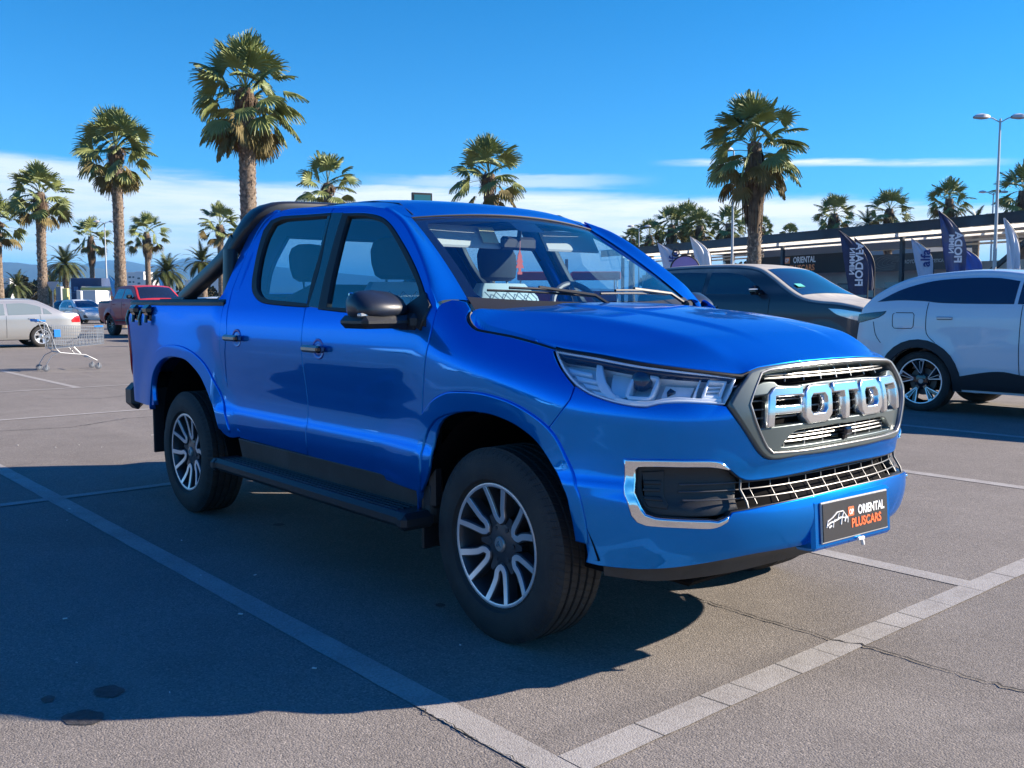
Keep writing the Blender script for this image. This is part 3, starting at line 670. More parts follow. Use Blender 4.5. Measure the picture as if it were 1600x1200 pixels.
# ---- head lamps
HT=[(.283,1.169),(.465,1.151),(.644,1.127),(.784,1.112),(.903,1.100),(1.012,1.088)]
HLw=E['headlow'][1:-1]
hl=HT+rev(HLw)
def hshr(d): return shrink(hl,d)
for mir in (False,True):
    H=panel('headlight',A,hshr(.004),lensg,TK,mir=mir,off=.004,depth=.012,bev=.004,h=.03,corner=40)
    panel('lamp_bowl',A,hshr(-.004),M('lamp interior',(.58,.60,.63),.4,.1) if not mir else bpy.data.materials['lamp interior'],H,mir=mir,off=-.085,depth=0,bev=0,h=.03)
    panel('lamp_wall',A,hshr(-.001),silv,H,mir=mir,holes=[hshr(.005)],off=-.006,depth=.08,bev=.002,h=.03,corner=40)
    # bright outer reflector with stepped fins
    panel('reflector',A,[(.30,1.155),(.46,1.143),(.50,1.12),(.56,1.07),(.60,1.02),(.56,1.02),(.51,1.036),(.455,1.062),(.42,1.083),(.375,1.113)],silv,H,mir=mir,off=-.055,depth=.02,bev=.004,h=.02)
    for k in range(4):
        a0=.365+.045*k; z0=1.128-.026*k
        panel('fin',A,[(a0,z0),(a0+.105,z0-.014),(a0+.112,z0-.026),(a0+.02,z0-.016)],silv,H,mir=mir,off=-.030,depth=.02,bev=.003,h=.02,sm=False)
    panel('divider',A,[(.470,1.146),(.495,1.143),(.535,1.09),(.60,1.030),(.70,1.010),(.69,1.004),(.61,1.013),(.555,1.030),(.505,1.085)],silv,H,mir=mir,off=-.022,depth=.04,bev=.004,h=.02)
    panel('reflector',A,[(.53,1.135),(.62,1.122),(.62,1.04),(.60,1.035),(.56,1.065)],silv,H,mir=mir,off=-.060,depth=.02,bev=.004,h=.02)
    # projector in a squared chrome ring
    pr=[(.635,1.118),(.715,1.110),(.728,1.098),(.728,1.035),(.716,1.022),(.640,1.024),(.628,1.036),(.626,1.106)]
    panel('projector_ring',A,pr,silv,H,holes=[shrink(pr,.013)],mir=mir,off=-.028,depth=.05,bev=.005,h=.02,corner=60)
    m=MB(); pc=np.array(A(.677,1.068)); n=np.array([.62,-.78,0.]); n/=np.linalg.norm(n); ctr=pc-n*.075
    rows=[]
    for i in range(9):
        th=i/8*math.pi/2; r=.038*math.cos(th)+.0005; hh=.030*math.sin(th); e1=np.array([-n[1],n[0],0]); e2=np.array([0,0,1.])
        rows.append([ctr+n*(hh+.01)+(e1*math.cos(q)+e2*math.sin(q))*r for q in np.linspace(0,2*math.pi,25)[:-1]])
    if mir: rows=[[(p[0],-p[1],p[2]) for p in r] for r in rows][::-1]
    m.grid(rows,True); m.build('projector_lens',M('dark projector glass',(.02,.03,.05),.04,.2,1.) if not mir else bpy.data.materials['dark projector glass'],H)
    # second reflector: bright bowl with a dark bulb shade
    panel('reflector',A,[(.748,1.098),(.80,1.092),(.865,1.088),(.865,1.030),(.79,1.026),(.752,1.045)],silv,H,mir=mir,off=-.065,depth=.015,bev=.004,h=.02)
    panel('bulb_shade',A,[(.775,1.075),(.80,1.062),(.775,1.048),(.768,1.06)],blackg,H,mir=mir,off=-.045,depth=.03,bev=.003,h=.02)
    panel('post',A,[(.872,1.100),(.880,1.099),(.880,1.028),(.872,1.028)],silv,H,mir=mir,off=-.03,depth=.04,bev=.002,h=.02,sm=False)
    # inner rectangular indicator with a bright frame
    rc=[(.905,1.092),(.985,1.084),(.976,1.022),(.903,1.024)]
    panel('indicator_frame',A,rc,silv,H,holes=[shrink(rc,.010)],mir=mir,off=-.022,depth=.03,bev=.003,h=.02,sm=False)
    panel('indicator',A,shrink(rc,.008),M('ribbed pale plastic',(.55,.52,.50),.3,.5) if not mir else bpy.data.materials['ribbed pale plastic'],H,mir=mir,off=-.05,depth=0,bev=0,h=.02,sm=False)
    for z in (1.037,1.052,1.067): panel('rib',A,[(.915,z),(.972,z-.001),(.972,z+.005),(.915,z+.006)],silv,H,mir=mir,off=-.04,depth=.01,bev=.001,h=.02,sm=False)
    # light strip along the lower edge
    panel('light_strip',A,[(.60,1.022),(.66,1.012),(.72,1.011),(.765,1.021),(.82,1.026),(.90,1.021),(.975,1.019),(.975,1.008),(.90,1.012),(.82,1.016),(.77,1.010),(.72,.999),(.66,1.001),(.60,1.010)],silv,H,mir=mir,off=-.012,depth=.03,bev=.002,h=.02)
    panel('lamp_shroud',A,[(.30,1.164),(.465,1.148),(.644,1.124),(.784,1.109),(.903,1.097),(1.0,1.086),(1.0,1.080),(.903,1.090),(.784,1.101),(.644,1.114),(.465,1.139),(.34,1.150)],blackg,H,mir=mir,off=-.01,depth=.03,bev=.002,h=.03)
# ---- bonnet
def cap_surface(B,base,D,pw=2.4):
    """B: closed 3D outline; base(x,y): crown height; rolls over to the outline within D"""
    B=np.array(B); seg=np.roll(B,-1,0)-B
    L2=(seg[:,:2]**2).sum(1)+1e-12; ori=1 if area([(q[0],q[1]) for q in B])>0 else -1
    def f(x,y):
        dx=x-B[:,0];dy=y-B[:,1]; t=np.clip((dx*seg[:,0]+dy*seg[:,1])/L2,0,1)
        ex=dx-seg[:,0]*t;ey=dy-seg[:,1]*t; d=np.sqrt(ex*ex+ey*ey); i=int(d.argmin()); dm=float(d[i])
        wgt=1/(d+.01)**6; e=float(((B[:,2]+seg[:,2]*t)*wgt).sum()/wgt.sum())
        inn=(seg[i,0]*dy[i]-seg[i,1]*dx[i])*ori>0
        if not inn: return np.array([x,y,e-(base(x,y)-e)*pw/D*dm])
        s=min(1.,dm/D); zz=e+(base(x,y)-e)*(1-(1-s)**pw)
        return np.array([x,y,zz])
    return f
hb=[]
he=[(-.243,1.312),(-.232,1.292),(-.196,1.262),(-.142,1.240),(.045,1.217),(.283,1.178),(.465,1.160),(.644,1.137),(.784,1.122),(.903,1.110),(1.016,1.098),(1.036,1.099),(1.062,1.108),(1.106,1.119),(1.282,1.131),(1.45,1.135)]
hes=smooth_poly(he,60,.01,False)
ptsR=[np.array(A(a,z)) for a,z in hes]; ptsR=ptsR[:-1]+[np.array([ptsR[-1][0]+.001,0,1.136])]
back=[(-.262,-.74,1.328),(-.27,-.55,1.332),(-.23,-.3,1.336),(-.21,-.001,1.338)]
loop=[np.array(p) for p in back[::-1]][:-1]+[np.array(back[0])]+ptsR
loop=[np.array((-.21,0,1.338))]+[np.array(p) for p in back[::-1][1:]]+ptsR
full=loop+[np.array((p[0],-p[1],p[2])) for p in loop[::-1][1:-1]]
HCR=[(-.25,.63),(.2,.575),(.45,.545),(.68,.515),(.82,.465),(.95,.40)]
hzc=[(-.35,1.338),(-.1,1.327),(.1,1.313),(.35,1.285),(.6,1.243),(.8,1.195),(.95,1.15)]
_by=np.array([abs(q[1]) for q in ptsR][::-1]); _bx=np.array([q[0] for q in ptsR][::-1]); _Bf=np.array(full)
_Bf=np.concatenate([_Bf+(np.roll(_Bf,-1,0)-_Bf)*t for t in (0,.25,.5,.75)])
_sx=np.array([q[0] for q in ptsR]); _sy=np.array([abs(q[1]) for q in ptsR])
def hsurf(x,y):
    """bonnet: gently crowned plateau, a crisp crease each side, shoulders falling to the wings, nose rolling down to the grille"""
    ay=abs(y); w2=(x-_Bf[:,0])**2+(y-_Bf[:,1])**2; wg=1/(w2+4e-4)**2.5; e=float((_Bf[:,2]*wg).sum()/wg.sum())
    b=lerp_tab(hzc,x)-.018*(ay/.6)**2.2+.009*sst(lerp_tab([(-.2,.33),(.8,.24)],x)+.035,lerp_tab([(-.2,.33),(.8,.24)],x)-.035,ay)*sst(.85,.55,x)
    yc=lerp_tab(HCR,x); ye=float(np.interp(x,_sx,_sy)); xf=float(np.interp(ay,_by,_bx))
    u=(xf-x)/.24; ff=1-(1-u)**2.1 if 0<=u<1 else (1. if u>=1 else 2.1*u)
    fs=1.
    sp_=ay-yc; sp_=.011*math.log1p(math.exp(sp_/.011)) if sp_<.2 else sp_
    if ay>yc-.06:
        t=sp_/max(.03,ye-yc); fs=1-(1.05*t-.40*t*t+.35*t**3) if t<1 else max(-.03,-1.3*(t-1))
    return np.array([x,y,e+(b-e)*(min(ff,1)*fs if min(ff,fs)>0 else min(ff,fs))])
def pl2(p): return [(q[0],q[1]) for q in p]
hp=[(q[0],q[1]) for q in full]
m=MB()
for sg in (1,-1): m.tube([(q[0],q[1]*sg,q[2]-.012) for q in ptsR if q[0]<.93],.0085,6)  # black tube put along the shut gap to paint its shade
m.build('bonnet_gap_dark',rubber,TK)
panel('bonnet',hsurf,hp,blue,TK,h=.0135,bev=.004,depth=.02,corner=35,sm=False)
# ---- windscreen surface: v across (-1..1), t from cowl to header; domain in metres
WB,WH=.72,.70
def WS(p,q):
    v=p/WB; t=q/WH
    b=np.array([-.36+.155*(1-v*v),.725*v,1.343-.028*(1-v*v)]); u=np.array([-.955+.062*(1-v*v),.605*v,1.742+.036*(1-v*v)])
    P=b+(u-b)*t; P=P+np.array([.55,0,.83])*(.016*4*t*(1-t))*(1 if 0<=t<=1 else 1); return P
wsp=[(-WB,0),(-WB*.5,0),(0,0),(WB*.5,0),(WB,0),(WB,WH*.5),(WB,WH),(WB*.5,WH),(0,WH),(-WB*.5,WH),(-WB,WH),(-WB,WH*.5)]
def rr(x0,y0,x1,y1,r,n=5):
    o=[]
    for cx,cy,a in ((x1-r,y0+r,-90),(x1-r,y1-r,0),(x0+r,y1-r,90),(x0+r,y0+r,180)):
        for i in range(n+1): q=R(a+90*i/n); o.append((cx+r*math.cos(q),cy+r*math.sin(q)))
    return o
WG=panel('windscreen',WS,wsp,glassW,TK,off=-.004,depth=0,bev=0,h=.06,sm=False)
fritm=M('black screen border',(.006,.007,.009),.25,coat=.5)
panel('screen_border',WS,wsp,fritm,WG,holes=[rr(-WB+.055,.035,WB-.055,WH-.045,.05)],off=-.007,depth=0,bev=0,h=.05,sm=False)
panel('rear_view_sensor',WS,rr(-.10,WH-.13,.10,WH-.03,.02),fritm,WG,off=-.008,depth=.0,bev=0,h=.05,sm=False)
m=MB()
m.tube([WS(WB*v,WH+.004) for v in np.linspace(-1,1,24)],.005,6); m.build('header_seal',blackp,TK)
for mir in (False,True):
    s=1 if mir else -1
    # A pillar: smooth strip from the door seam to the glass edge
    oc=smooth_poly([(-1.083,1.789),(-.884,1.72),(-.683,1.591),(-.487,1.431),(-.404,1.325)],60,.03,False)
    n=len(oc); rows=[]
    for i,(a,z) in enumerate(oc):
        u=i/(n-1); P0=np.array(A(a,z)); P1=WS(-WB,WH*(1-u*.985)); P1=P1+np.array([0,-.0,.002])
        t0=np.array(A(a,z+.01))-P0; t0/=np.linalg.norm(t0); L=np.linalg.norm(P1-P0)
        w0=WS(-WB,WH*(1-u*.985))-WS(-WB+.02,WH*(1-u*.985)); w0/=np.linalg.norm(w0)
        r_=[]
        for k in range(9):
            q=k/8; h0=2*q**3-3*q*q+1;h1=q**3-2*q*q+q;h2=3*q*q-2*q**3;h3=q**3-q*q
            p=h0*P0+h1*t0*L*.85+h2*P1+h3*(-w0)*L*.85; r_.append((p[0],p[1]*(-s),p[2]))
        rows.append(r_)
    m=MB(); m.grid(rows if mir else rows[::-1]); 
    o=m.build('windscreen_pillar',blue,TK,auto=60)
# ---- roof
seam=[(-2.30,1.875),(-2.143,1.877),(-1.86,1.862),(-1.60,1.847),(-1.315,1.826),(-1.10,1.797)]
ss=smooth_poly(seam,60,.05,False)
Rr=[np.array(A(a,z)) for a,z in ss]
hd=[WS(-WB*v,WH+.012) for v in np.linspace(1,0,12)]
rb=[np.array((-2.34,-.45,1.873)),np.array((-2.37,-.2,1.878)),np.array((-2.38,0,1.88))]
right=rb[::-1]+[np.array((-2.325,-.555,1.868))]+Rr+hd
full=right+[np.array((p[0],-p[1],p[2])) for p in right[::-1][1:-1]]
zr=[(-2.5,1.865),(-2.35,1.885),(-2.1,1.905),(-1.7,1.905),(-1.35,1.885),(-1.1,1.850),(-.9,1.795)]
def rbase(x,y): return lerp_tab(zr,x)-.022*(abs(y)/.55)**2.2 - .010*(1-sst(.40,.46,abs(y)))*0
rs_=cap_surface(full,rbase,.26,2.2)
panel('roof',rs_,[(q[0],q[1]) for q in full],blue,TK,h=.045,bev=.004,depth=.02,corner=30,sm=False)
m=MB()
for s in (-1,1):
    m.tube([np.array(rs_(x,s*(y))) +np.array([0,0,.001]) for x,y in [(-2.2,.52),(-1.8,.525),(-1.4,.53),(-1.15,.545),(-.99,.575)]],.0045,6)
m.build('roof_ditch_trim',blackp,TK)
# ---- cab rear wall with its window
def CR(y,z): 
    return np.array([-2.50+.16*max(0,(z-1.36)/.5)**1.3+.10*(abs(y)/.8)**6,y,z]) 
def CRn(y,z): return CR(-y,z)
wy=[(-.87,.9),(.87,.9),(.885,1.3),(.80,1.55),(.70,1.72),(.60,1.83),(.45,1.868),(-.45,1.868),(-.60,1.83),(-.70,1.72),(-.80,1.55),(-.885,1.3)]
rw=[(-.62,1.40),(.62,1.40),(.60,1.55),(.52,1.73),(-.52,1.73),(-.60,1.55)]
cw=panel('cab_rear_wall',CRn,wy,blue,TK,holes=[rw],h=.06,depth=.03,corner=30)
panel('rear_window',CRn,shrink(rw,-.01),glassS,cw,off=-.006,depth=0,bev=0,h=.08)
# ---- black hoop behind the cab: flat shoulders running down onto the bed rails
barm=M('satin black hoop',(.020,.020,.020),.42,coat=.2)
m=MB()
def ring(c,ax,ay,rx,ry,n=16,pw=3.):
    o=[]
    for k in range(n):
        t=2*math.pi*k/n; cc,ss_=math.cos(t),math.sin(t); x=math.copysign(abs(cc)**(2/pw),cc)*rx; y=math.copysign(abs(ss_)**(2/pw),ss_)*ry
        o.append(Vector(c)+Vector(ax)*x+Vector(ay)*y)
    return o
# main hoop (in the y-z plane), broad fore-and-aft
hoop=[(-2.66,-.765,1.60),(-2.61,-.745,1.68),(-2.56,-.70,1.78),(-2.53,-.64,1.86),(-2.51,-.54,1.905),(-2.50,-.3,1.918),(-2.50,0,1.922)]
hoop=hoop+[(x,-y,z) for x,y,z in hoop[::-1][1:]]
hp_=smooth_poly(hoop,75,.05,False)
rows=[]
for i,p in enumerate(hp_):
    a=hp_[max(0,i-1)];b_=hp_[min(len(hp_)-1,i+1)]; t=Vector(b_-a).normalized(); ax=Vector((1,0,0)); ax=(ax-t*ax.dot(t)).normalized(); ay=t.cross(ax)
    k=sst(.76,.60,abs(p[1])); rows.append(ring(p,ax,ay,.050+.055*k,.040+.0*k))
m.grid(rows,True); m.f+=[tuple(range(15,-1,-1)),tuple(range(len(m.v)-16,len(m.v)))]; m.m+=[0,0]
for s in (-1,1):
    arm=smooth_poly([(-2.60,s*.735,1.72),(-2.66,s*.765,1.63),(-2.82,s*.785,1.545),(-3.05,s*.795,1.455),(-3.28,s*.80,1.365)],75,.08,False)
    rows=[]
    for i,p in enumerate(arm):
        a=arm[max(0,i-1)];b_=arm[min(len(arm)-1,i+1)]; t=Vector(b_-a).normalized(); ay=Vector((0,1,0)); ay=(ay-t*ay.dot(t)).normalized(); ax=t.cross(ay)
        rows.append(ring(p,ax,ay,.050,.040))
    m.grid(rows,True)
    post=[Vector((-2.62,s*.77,1.66)),Vector((-2.60,s*.785,1.5)),Vector((-2.59,s*.795,1.36))]
    m.grid([ring(p,(1,0,0),(0,1,0),.050,.038) for p in post],True)
    m.box((-3.28,s*.80,1.366),(.22,.10,.02),bev=.008); m.box((-2.59,s*.80,1.366),(.14,.10,.02),bev=.008)
m.build('sports_bar',barm,TK)
# ---- load bed: cover, tailgate, bumper
tonn=M('dusty black bed cover',(.10,.097,.092),.75,bump=(150,.2),var=(3,.3))
m=MB(); m.box((-3.36,0,1.352),(1.72,1.66,.014),bev=.006)
m.box((-3.36,.60,1.364),(1.70,.03,.012)); m.box((-3.36,-.60,1.364),(1.70,.03,.012)); m.build('bed_cover',tonn,TK)
def TG(y,z): return np.array([-4.262-.03*math.exp(-((z-1.28)/.05)**2)+.03*(abs(y)/.8)**4,y,z])
panel('tailgate',lambda y,z:TG(-y,z),[(-.76,.74),(.76,.74),(.78,1.33),(-.78,1.33)],blue,TK,h=.06,depth=.05,corner=20)
m=MB(); m.box((-4.34,0,.66),(.16,1.62,.13),bev=.03)
for s in (-1,1): m.box((-4.27,s*.80,.66),(.20,.10,.19),bev=.045)
m.build('rear_bumper',blackp,TK)
# black rope hooks riding on the bed flank behind the wheel
for x in (-3.88,-3.60):
    y=-ww(x,1.28); m=MB()
    m.box((x,y-.012,1.292),(.135,.055,.075),bev=.026); m.box((x+.02,y-.004,1.245),(.07,.03,.05),bev=.012)
    m.tube([(x-.045,y-.036,1.29),(x-.055,y-.05,1.235),(x-.05,y-.048,1.19)],.011,8)
    m.tube([(x+.02,y-.03,1.26),(x+.02,y-.035,1.21)],.012,8)
    m.build('rope_hook',blackg,TK)
# ---- sills, running boards, mud flaps, liners, underbody
def SL(a,z): 
    p=np.array(A(a,z)); return np.array([a,-(.885+.05*(z-.5)),z])
for mir in (False,True):
    s=1 if mir else -1
    panel('sill',lambda a,z:np.array([a,-.888-.10*max(0,z-.45),z]),[(-2.30,.565),(-.42,.565),(-.42,.40),(-2.25,.40)],greyp,TK,mir=mir,depth=.05,bev=.004,h=.2,sm=False)
    m=MB(); m.box((-1.40,s*.945,.424),(1.96,.165,.068),bev=.020)
    for k in range(4): m.box((-1.40,s*(.895+.03*k),.459),(1.75,.012,.006),bev=.002)
    m.box((-2.36,s*.950,.42),(.07,.175,.070),bev=.02); m.box((-.45,s*.950,.42),(.07,.175,.070),bev=.02)
    for x in (-2.1,-1.4,-.7): m.box((x,s*.78,.41),(.06,.25,.03))
    m.build('running_board',blackp,TK)
    # mud flaps
    m=MB(); m.box((-.475,s*.79,.48),(.014,.22,.40),bev=.006); m.box((-.44,s*.86,.56),(.07,.07,.20),bev=.02); m.build('mud_flap',blackp,TK)
    m=MB(); m.box((-3.60,s*.80,.55),(.014,.23,.44),bev=.006); m.build('mud_flap',blackp,TK)
    # wheel-arch liners
    for hx,rx in ((.0,.53),(-3.11,.56)):
        m=MB(); prof=[]
        for yy in (.55,.93): prof.append((rx,s*yy))
        rows=[]
        for k in range(25):
            t=R(-25+230*k/24); cx=hx+.04 if hx==0 else hx+.16; rz=.545 if hx==0 else .62
            rows.append([(cx+(rx-.02)*math.cos(t)*(1 if hx==0 else .93),s*yy,.375+max(.06,rz*math.sin(t))) for yy in (.40,.60,.80,ww(hx+rx*math.cos(t),.375+rz*max(0,math.sin(t)))-.022)])
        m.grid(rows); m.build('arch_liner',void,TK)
m=MB()
m.box((-1.6,0,.62),(4.9,1.05,.20)); m.box((.45,0,.60),(.7,1.1,.35),bev=.1); m.box((-1.45,0,.55),(1.9,1.62,.10)); m.box((-3.9,0,.75),(.6,1.4,.16))
m.tube([(-3.11,-.8,.39),(-3.11,.8,.39)],.045,10); m.tube([(0,-.8,.39),(0,.8,.39)],.04,10); m.box((-3.11,0,.39),(.24,.30,.26),bev=.08)
for s in (-1,1): m.tube([(-2.4,s*.5,.5),(-3.8,s*.5,.52)],.03,8); m.tube([(-.05,s*.55,.75),(0,s*.7,.42)],.05,8)
for s in (-1,1): m.box((.45,s*.60,.42),(.16,.34,.11)); m.box((-.62,s*.62,.5),(.1,.4,.3))  # front boxes, and the plate below, added to block sun passing under the bumper
m.box((.35,0,.36),(.62,1.0,.14),bev=.02)
m.build('chassis',void,TK)
def VA(a,z): return np.array(A(a,z))
panel('chin_valance',lambda a,z: np.array(A(a,max(z,.44)))+np.array([-.05-.55*(.44-z),0,z-max(z,.44)]) ,[(.60,.44),(.75,.437),(.95,.452),(1.15,.475),(1.4,.478)]+sym([(.60,.44),(.75,.437),(.95,.452),(1.15,.475),(1.4,.478)])+sym([(.63,.372),(.8,.362),(1.05,.378),(1.4,.392)])+rev([(.63,.372),(.8,.362),(1.05,.378),(1.4,.392)]),greyp,TK,h=.05,bev=.003,depth=.03)
# ---- licence plate on its blue bracket
PX=1.045; plb=M('plate black',(.030,.029,.031),.35,coat=.4); wt=M('white lettering',(.80,.80,.78),.5); orange=M('orange lettering',(.85,.16,.04),.5)
py=-.0; PN=Vector((math.cos(R(-3.)),math.sin(R(-3.)),0)); PT=Vector((-PN.y,PN.x,0))
T=Matrix.Translation((PX-.02,py,.545))@Matrix.Rotation(R(-3),4,'Z')@Matrix.Rotation(R(-4),4,'Y')
pb=MB(); pb.box((-.045,0,0),(.09,.50,.185),bev=.012,T=T); PB=pb.build('plate_bracket',blue,TK)
pb=MB(); pb.box((.004,.0,.006),(.008,.425,.150),bev=.003,T=T); PF=pb.build('plate_frame',M('pale plate rim',(.45,.44,.42),.4),PB)
pb=MB(); pb.box((.009,.0,.007),(.004,.412,.138),bev=.001,T=T); PL=pb.build('licence_plate',plb,PB)
def onpl(y,z): return T@Vector((.0118,y,z+.007))
Xp=(T.to_3x3()@Vector((0,1,0))); Yp=(T.to_3x3()@Vector((0,0,1)))
text('plate_lettering','ORIENTAL',.046,wt,PL,onpl(.095,.006),Xp,Yp,bold=.0013,sx=.80)
text('plate_lettering','PLUSCARS',.046,orange,PL,onpl(.063,-.038),Xp,Yp,bold=.0013,sx=.92)
pb=MB(); pb.box(T.inverted()@onpl(-.035,.022),(.0012,.036,.034),T=T); pb.build('plate_badge',orange,PL)
text('plate_lettering','OP',.026,wt,PL,onpl(-.035,.012)+Vector((.0012,0,0)),Xp,Yp,bold=.0008,sx=.8)
# small white outline of a car on the plate
pts=[(-.188,-.018),(-.180,.004),(-.150,.014),(-.120,.030),(-.085,.030),(-.066,.010),(-.056,.004),(-.058,-.016),(-.075,-.012),(-.12,-.004),(-.15,-.010),(-.165,-.020)]
pb=MB()
def pline(P,r): 
    pb.tube([onpl(*q) for q in P],r,5)
pline(pts[:8],.0022); pline([(-.186,-.012),(-.165,-.003),(-.135,0),(-.10,.008),(-.062,.002)],.003); pline([(-.15,-.022),(-.145,-.002),(-.138,.006)],.0025); pline([(-.10,-.018),(-.095,.006),(-.085,.024)],.003); pline([(-.175,-.02),(-.160,-.014)],.004); pline([(-.12,.004),(-.11,.026)],.002); pline([(-.078,-.010),(-.070,.010)],.004)
pb.build('plate_drawing',wt,PL)
pb=MB(); pb.box((.006,.03,-.082),(.012,.045,.014),bev=.004,T=T); pb.tube([T@Vector((.012,.03,-.085)),T@Vector((.012,.035,-.105))],.007,6); pb.build('plate_clip',M('clip pale',(.7,.7,.68),.4),PB)
# ---- door mirrors
for mir in (False,True):
    s=1 if mir else -1; rows=[]
    # lofted shell, wide outboard end rounded
    secs=[(-.905,.026,.026),(-.93,.068,.046),(-.985,.092,.064),(-1.06,.096,.072),(-1.115,.090,.069),(-1.147,.072,.054),(-1.162,.042,.030)]
    for y,rx,rz in secs:
        c=Vector((-.590,y,1.335)); rows.append([Vector((c.x+ (x*rx if x<0 else x*rx*1.0),y*(-s)*-1 if False else (y if s<0 else -y),c.z-.006+z*rz*.92*(1-.38*max(0,x))-.018*max(0,x))) for x,z in [(math.copysign(abs(math.cos(t))**.75,math.cos(t)),math.copysign(abs(math.sin(t))**.7,math.sin(t))) for t in np.linspace(0,2*math.pi,21)[:-1]]])
    m=MB(); m.grid(rows if s>0 else [r[::-1] for r in rows],True); m.f+= [tuple(range(6*20,7*20))]; m.m.append(0)
    MR=m.build('door_mirror',M('grey blue mirror shell',(.010,.015,.026),.42,.0,.3) if not mir else bpy.data.materials['grey blue mirror shell'],TK,auto=50)
    m=MB(); m.box((-.595,s*1.03,1.262),(.21,.27,.055),bev=.022); m.box((-.53,s*.90,1.262),(.15,.10,.07),bev=.02); m.build('mirror_base',blackp,MR)
    m=MB(); m.box((-.532,s*1.09,1.292),(.03,.15,.016),bev=.005); m.build('repeater',M('clear repeater',(.6,.6,.6),.15,.6) if not mir else bpy.data.materials['clear repeater'],MR)
    m=MB(); m.box((-.676,s*1.05,1.335),(.006,.15,.10),bev=.003); m.build('mirror_glass',chrome,MR)
    panel('mirror_sail',A,[(-.62,1.30),(-.43,1.225),(-.415,1.33),(-.475,1.385)],blackp,TK,mir=mir,off=.012,depth=.03,bev=.004,h=.05)
# ---- door handles with their dished cups
hm=M('satin grey handle',(.30,.31,.30),.3,.7,.4)
for mir in (False,True):
    s=1 if mir else -1
    for x,z in ((-2.23,1.145),(-1.31,1.118)):
        y=ww(x,z)
        m=MB()
        for sg in (-1,1): m.lathe([(.001,.0),(.030,.0),(.040,.006),(.041,.001)],(0,0,0),'Y',20) if False else None
        rows=[]
        for r,o in ((.056,.000),(.052,.0035),(.046,.0035),(.036,-.001),(.02,.0025),(.001,.0025)): rows.append([(x+.02+r*1.05*math.cos(t),s*(y+o-.0015),z+r*.92*math.sin(t)) for t in np.linspace(0,2*math.pi,25)[:-1]])
        m.grid(rows if s>0 else [q[::-1] for q in rows],True)
        cupm=bpy.data.materials.get('handle cup blue') or carpaint('handle cup blue',(.002,.07,.42),.45,.35,False)
        m.build('handle_cup',cupm,TK)
        m=MB(); m.box((x,s*(y+.030),z),(.185,.022,.036),bev=.011); m.box((x+.075,s*(y+.018),z),(.035,.036,.034),bev=.01); m.box((x-.07,s*(y+.016),z),(.025,.03,.03),bev=.008); H_=m.build('door_handle',hm,TK)
        m=MB(); m.box((x+.078,s*(y+.032),z),(.040,.024,.034),bev=.010); m.build('handle_cap',blackg,H_)
# ---- wipers and cowl
m=MB(); rows=[]
for v in np.linspace(-1,1,21):
    a=WS(WB*v,.030); b_=WS(WB*v,.0); y=a[1]; xx=-.27 if abs(y)>.5 else -.215
    hbk=np.array([b_[0]+.03+.05*(1-v*v),b_[1]*1.0,b_[2]-.022]); rows.append([a+np.array([.004,0,.004]),b_+np.array([.01,0,.0]),hbk,np.array([hbk[0]+.12,hbk[1]*.90,hbk[2]-.09])])
m.grid(rows); m.build('cowl',blackp,TK)
wm=M('wiper black',(.012,.012,.012),.5)
for y0,y1,q0,q1 in ((-.10,-.63,.045,.058),(.50,-.04,.045,.062)):
    m=MB(); P=[WS(y0+(y1-y0)*t,q0+(q1-q0)*t+.03*math.sin(math.pi*t)*.3)+np.array([.012,0,.020]) for t in np.linspace(0,1,12)]
    m.tube(P,.006,6); m.tube([p+np.array([0.004,0,.014]) for p in P[2:-2]],.007,6)
    piv=WS(y0+.05,-.02)+np.array([.05,0,.01]); m.tube([piv,WS(y0-.02,.03)+np.array([.03,0,.035]),P[6]+np.array([0,0,.022])],.009,6); m.box(piv,(.05,.05,.04),bev=.012)
    m.build('wiper',wm,TK)
# ---- cabin
m=MB(); m.box((-1.4,0,.62),(1.9,1.5,.06)); m.box((-2.36,0,1.0),(.06,1.5,.75)); m.build('cabin_floor',trimd,TK)
def headliner(x,y): return np.array(rs_(x,y))-np.array([0,0,.05])
panel('headliner',headliner,[(-1.02,-.50),(-1.02,.50),(-2.25,.52),(-2.25,-.52)],M('pale headliner',(.25,.26,.26),.9),TK,h=.12,depth=.0,bev=0,sm=False)
m=MB(); rows=[]
for y in np.linspace(-.78,.78,14):
    k=1-abs(y)/.78*.1; rows.append([(-.24,y,1.24),(-.36,y,1.305),(-.50,y,1.30),(-.66,y,1.265),(-.72,y,1.17),(-.70,y,.75)])
m.grid(rows); m.box((-.60,.40,1.31),(.2,.36,.06),bev=.03); m.build('dashboard',trimd,TK)
m=MB(); T_=Matrix.Translation((-.80,.37,1.265))@Matrix.Rotation(R(-24),4,'Y')@Matrix.Rotation(math.pi/2,4,'Y')
m.tube([T_@Vector((.19*math.cos(t),.19*math.sin(t),0)) for t in np.linspace(0,2*math.pi,33)[:-1]],.016,8,closed=True)
m.box((0,0,.01),(.16,.14,.05),bev=.02,T=T_)
for a in (0,180,270): m.tube([T_@Vector((0,0,0)),T_@Vector((.18*math.cos(R(a)),.18*math.sin(R(a)),0))],.014,6)
m.build('steering_wheel',M('grey wheel rim',(.10,.11,.12),.5),TK)
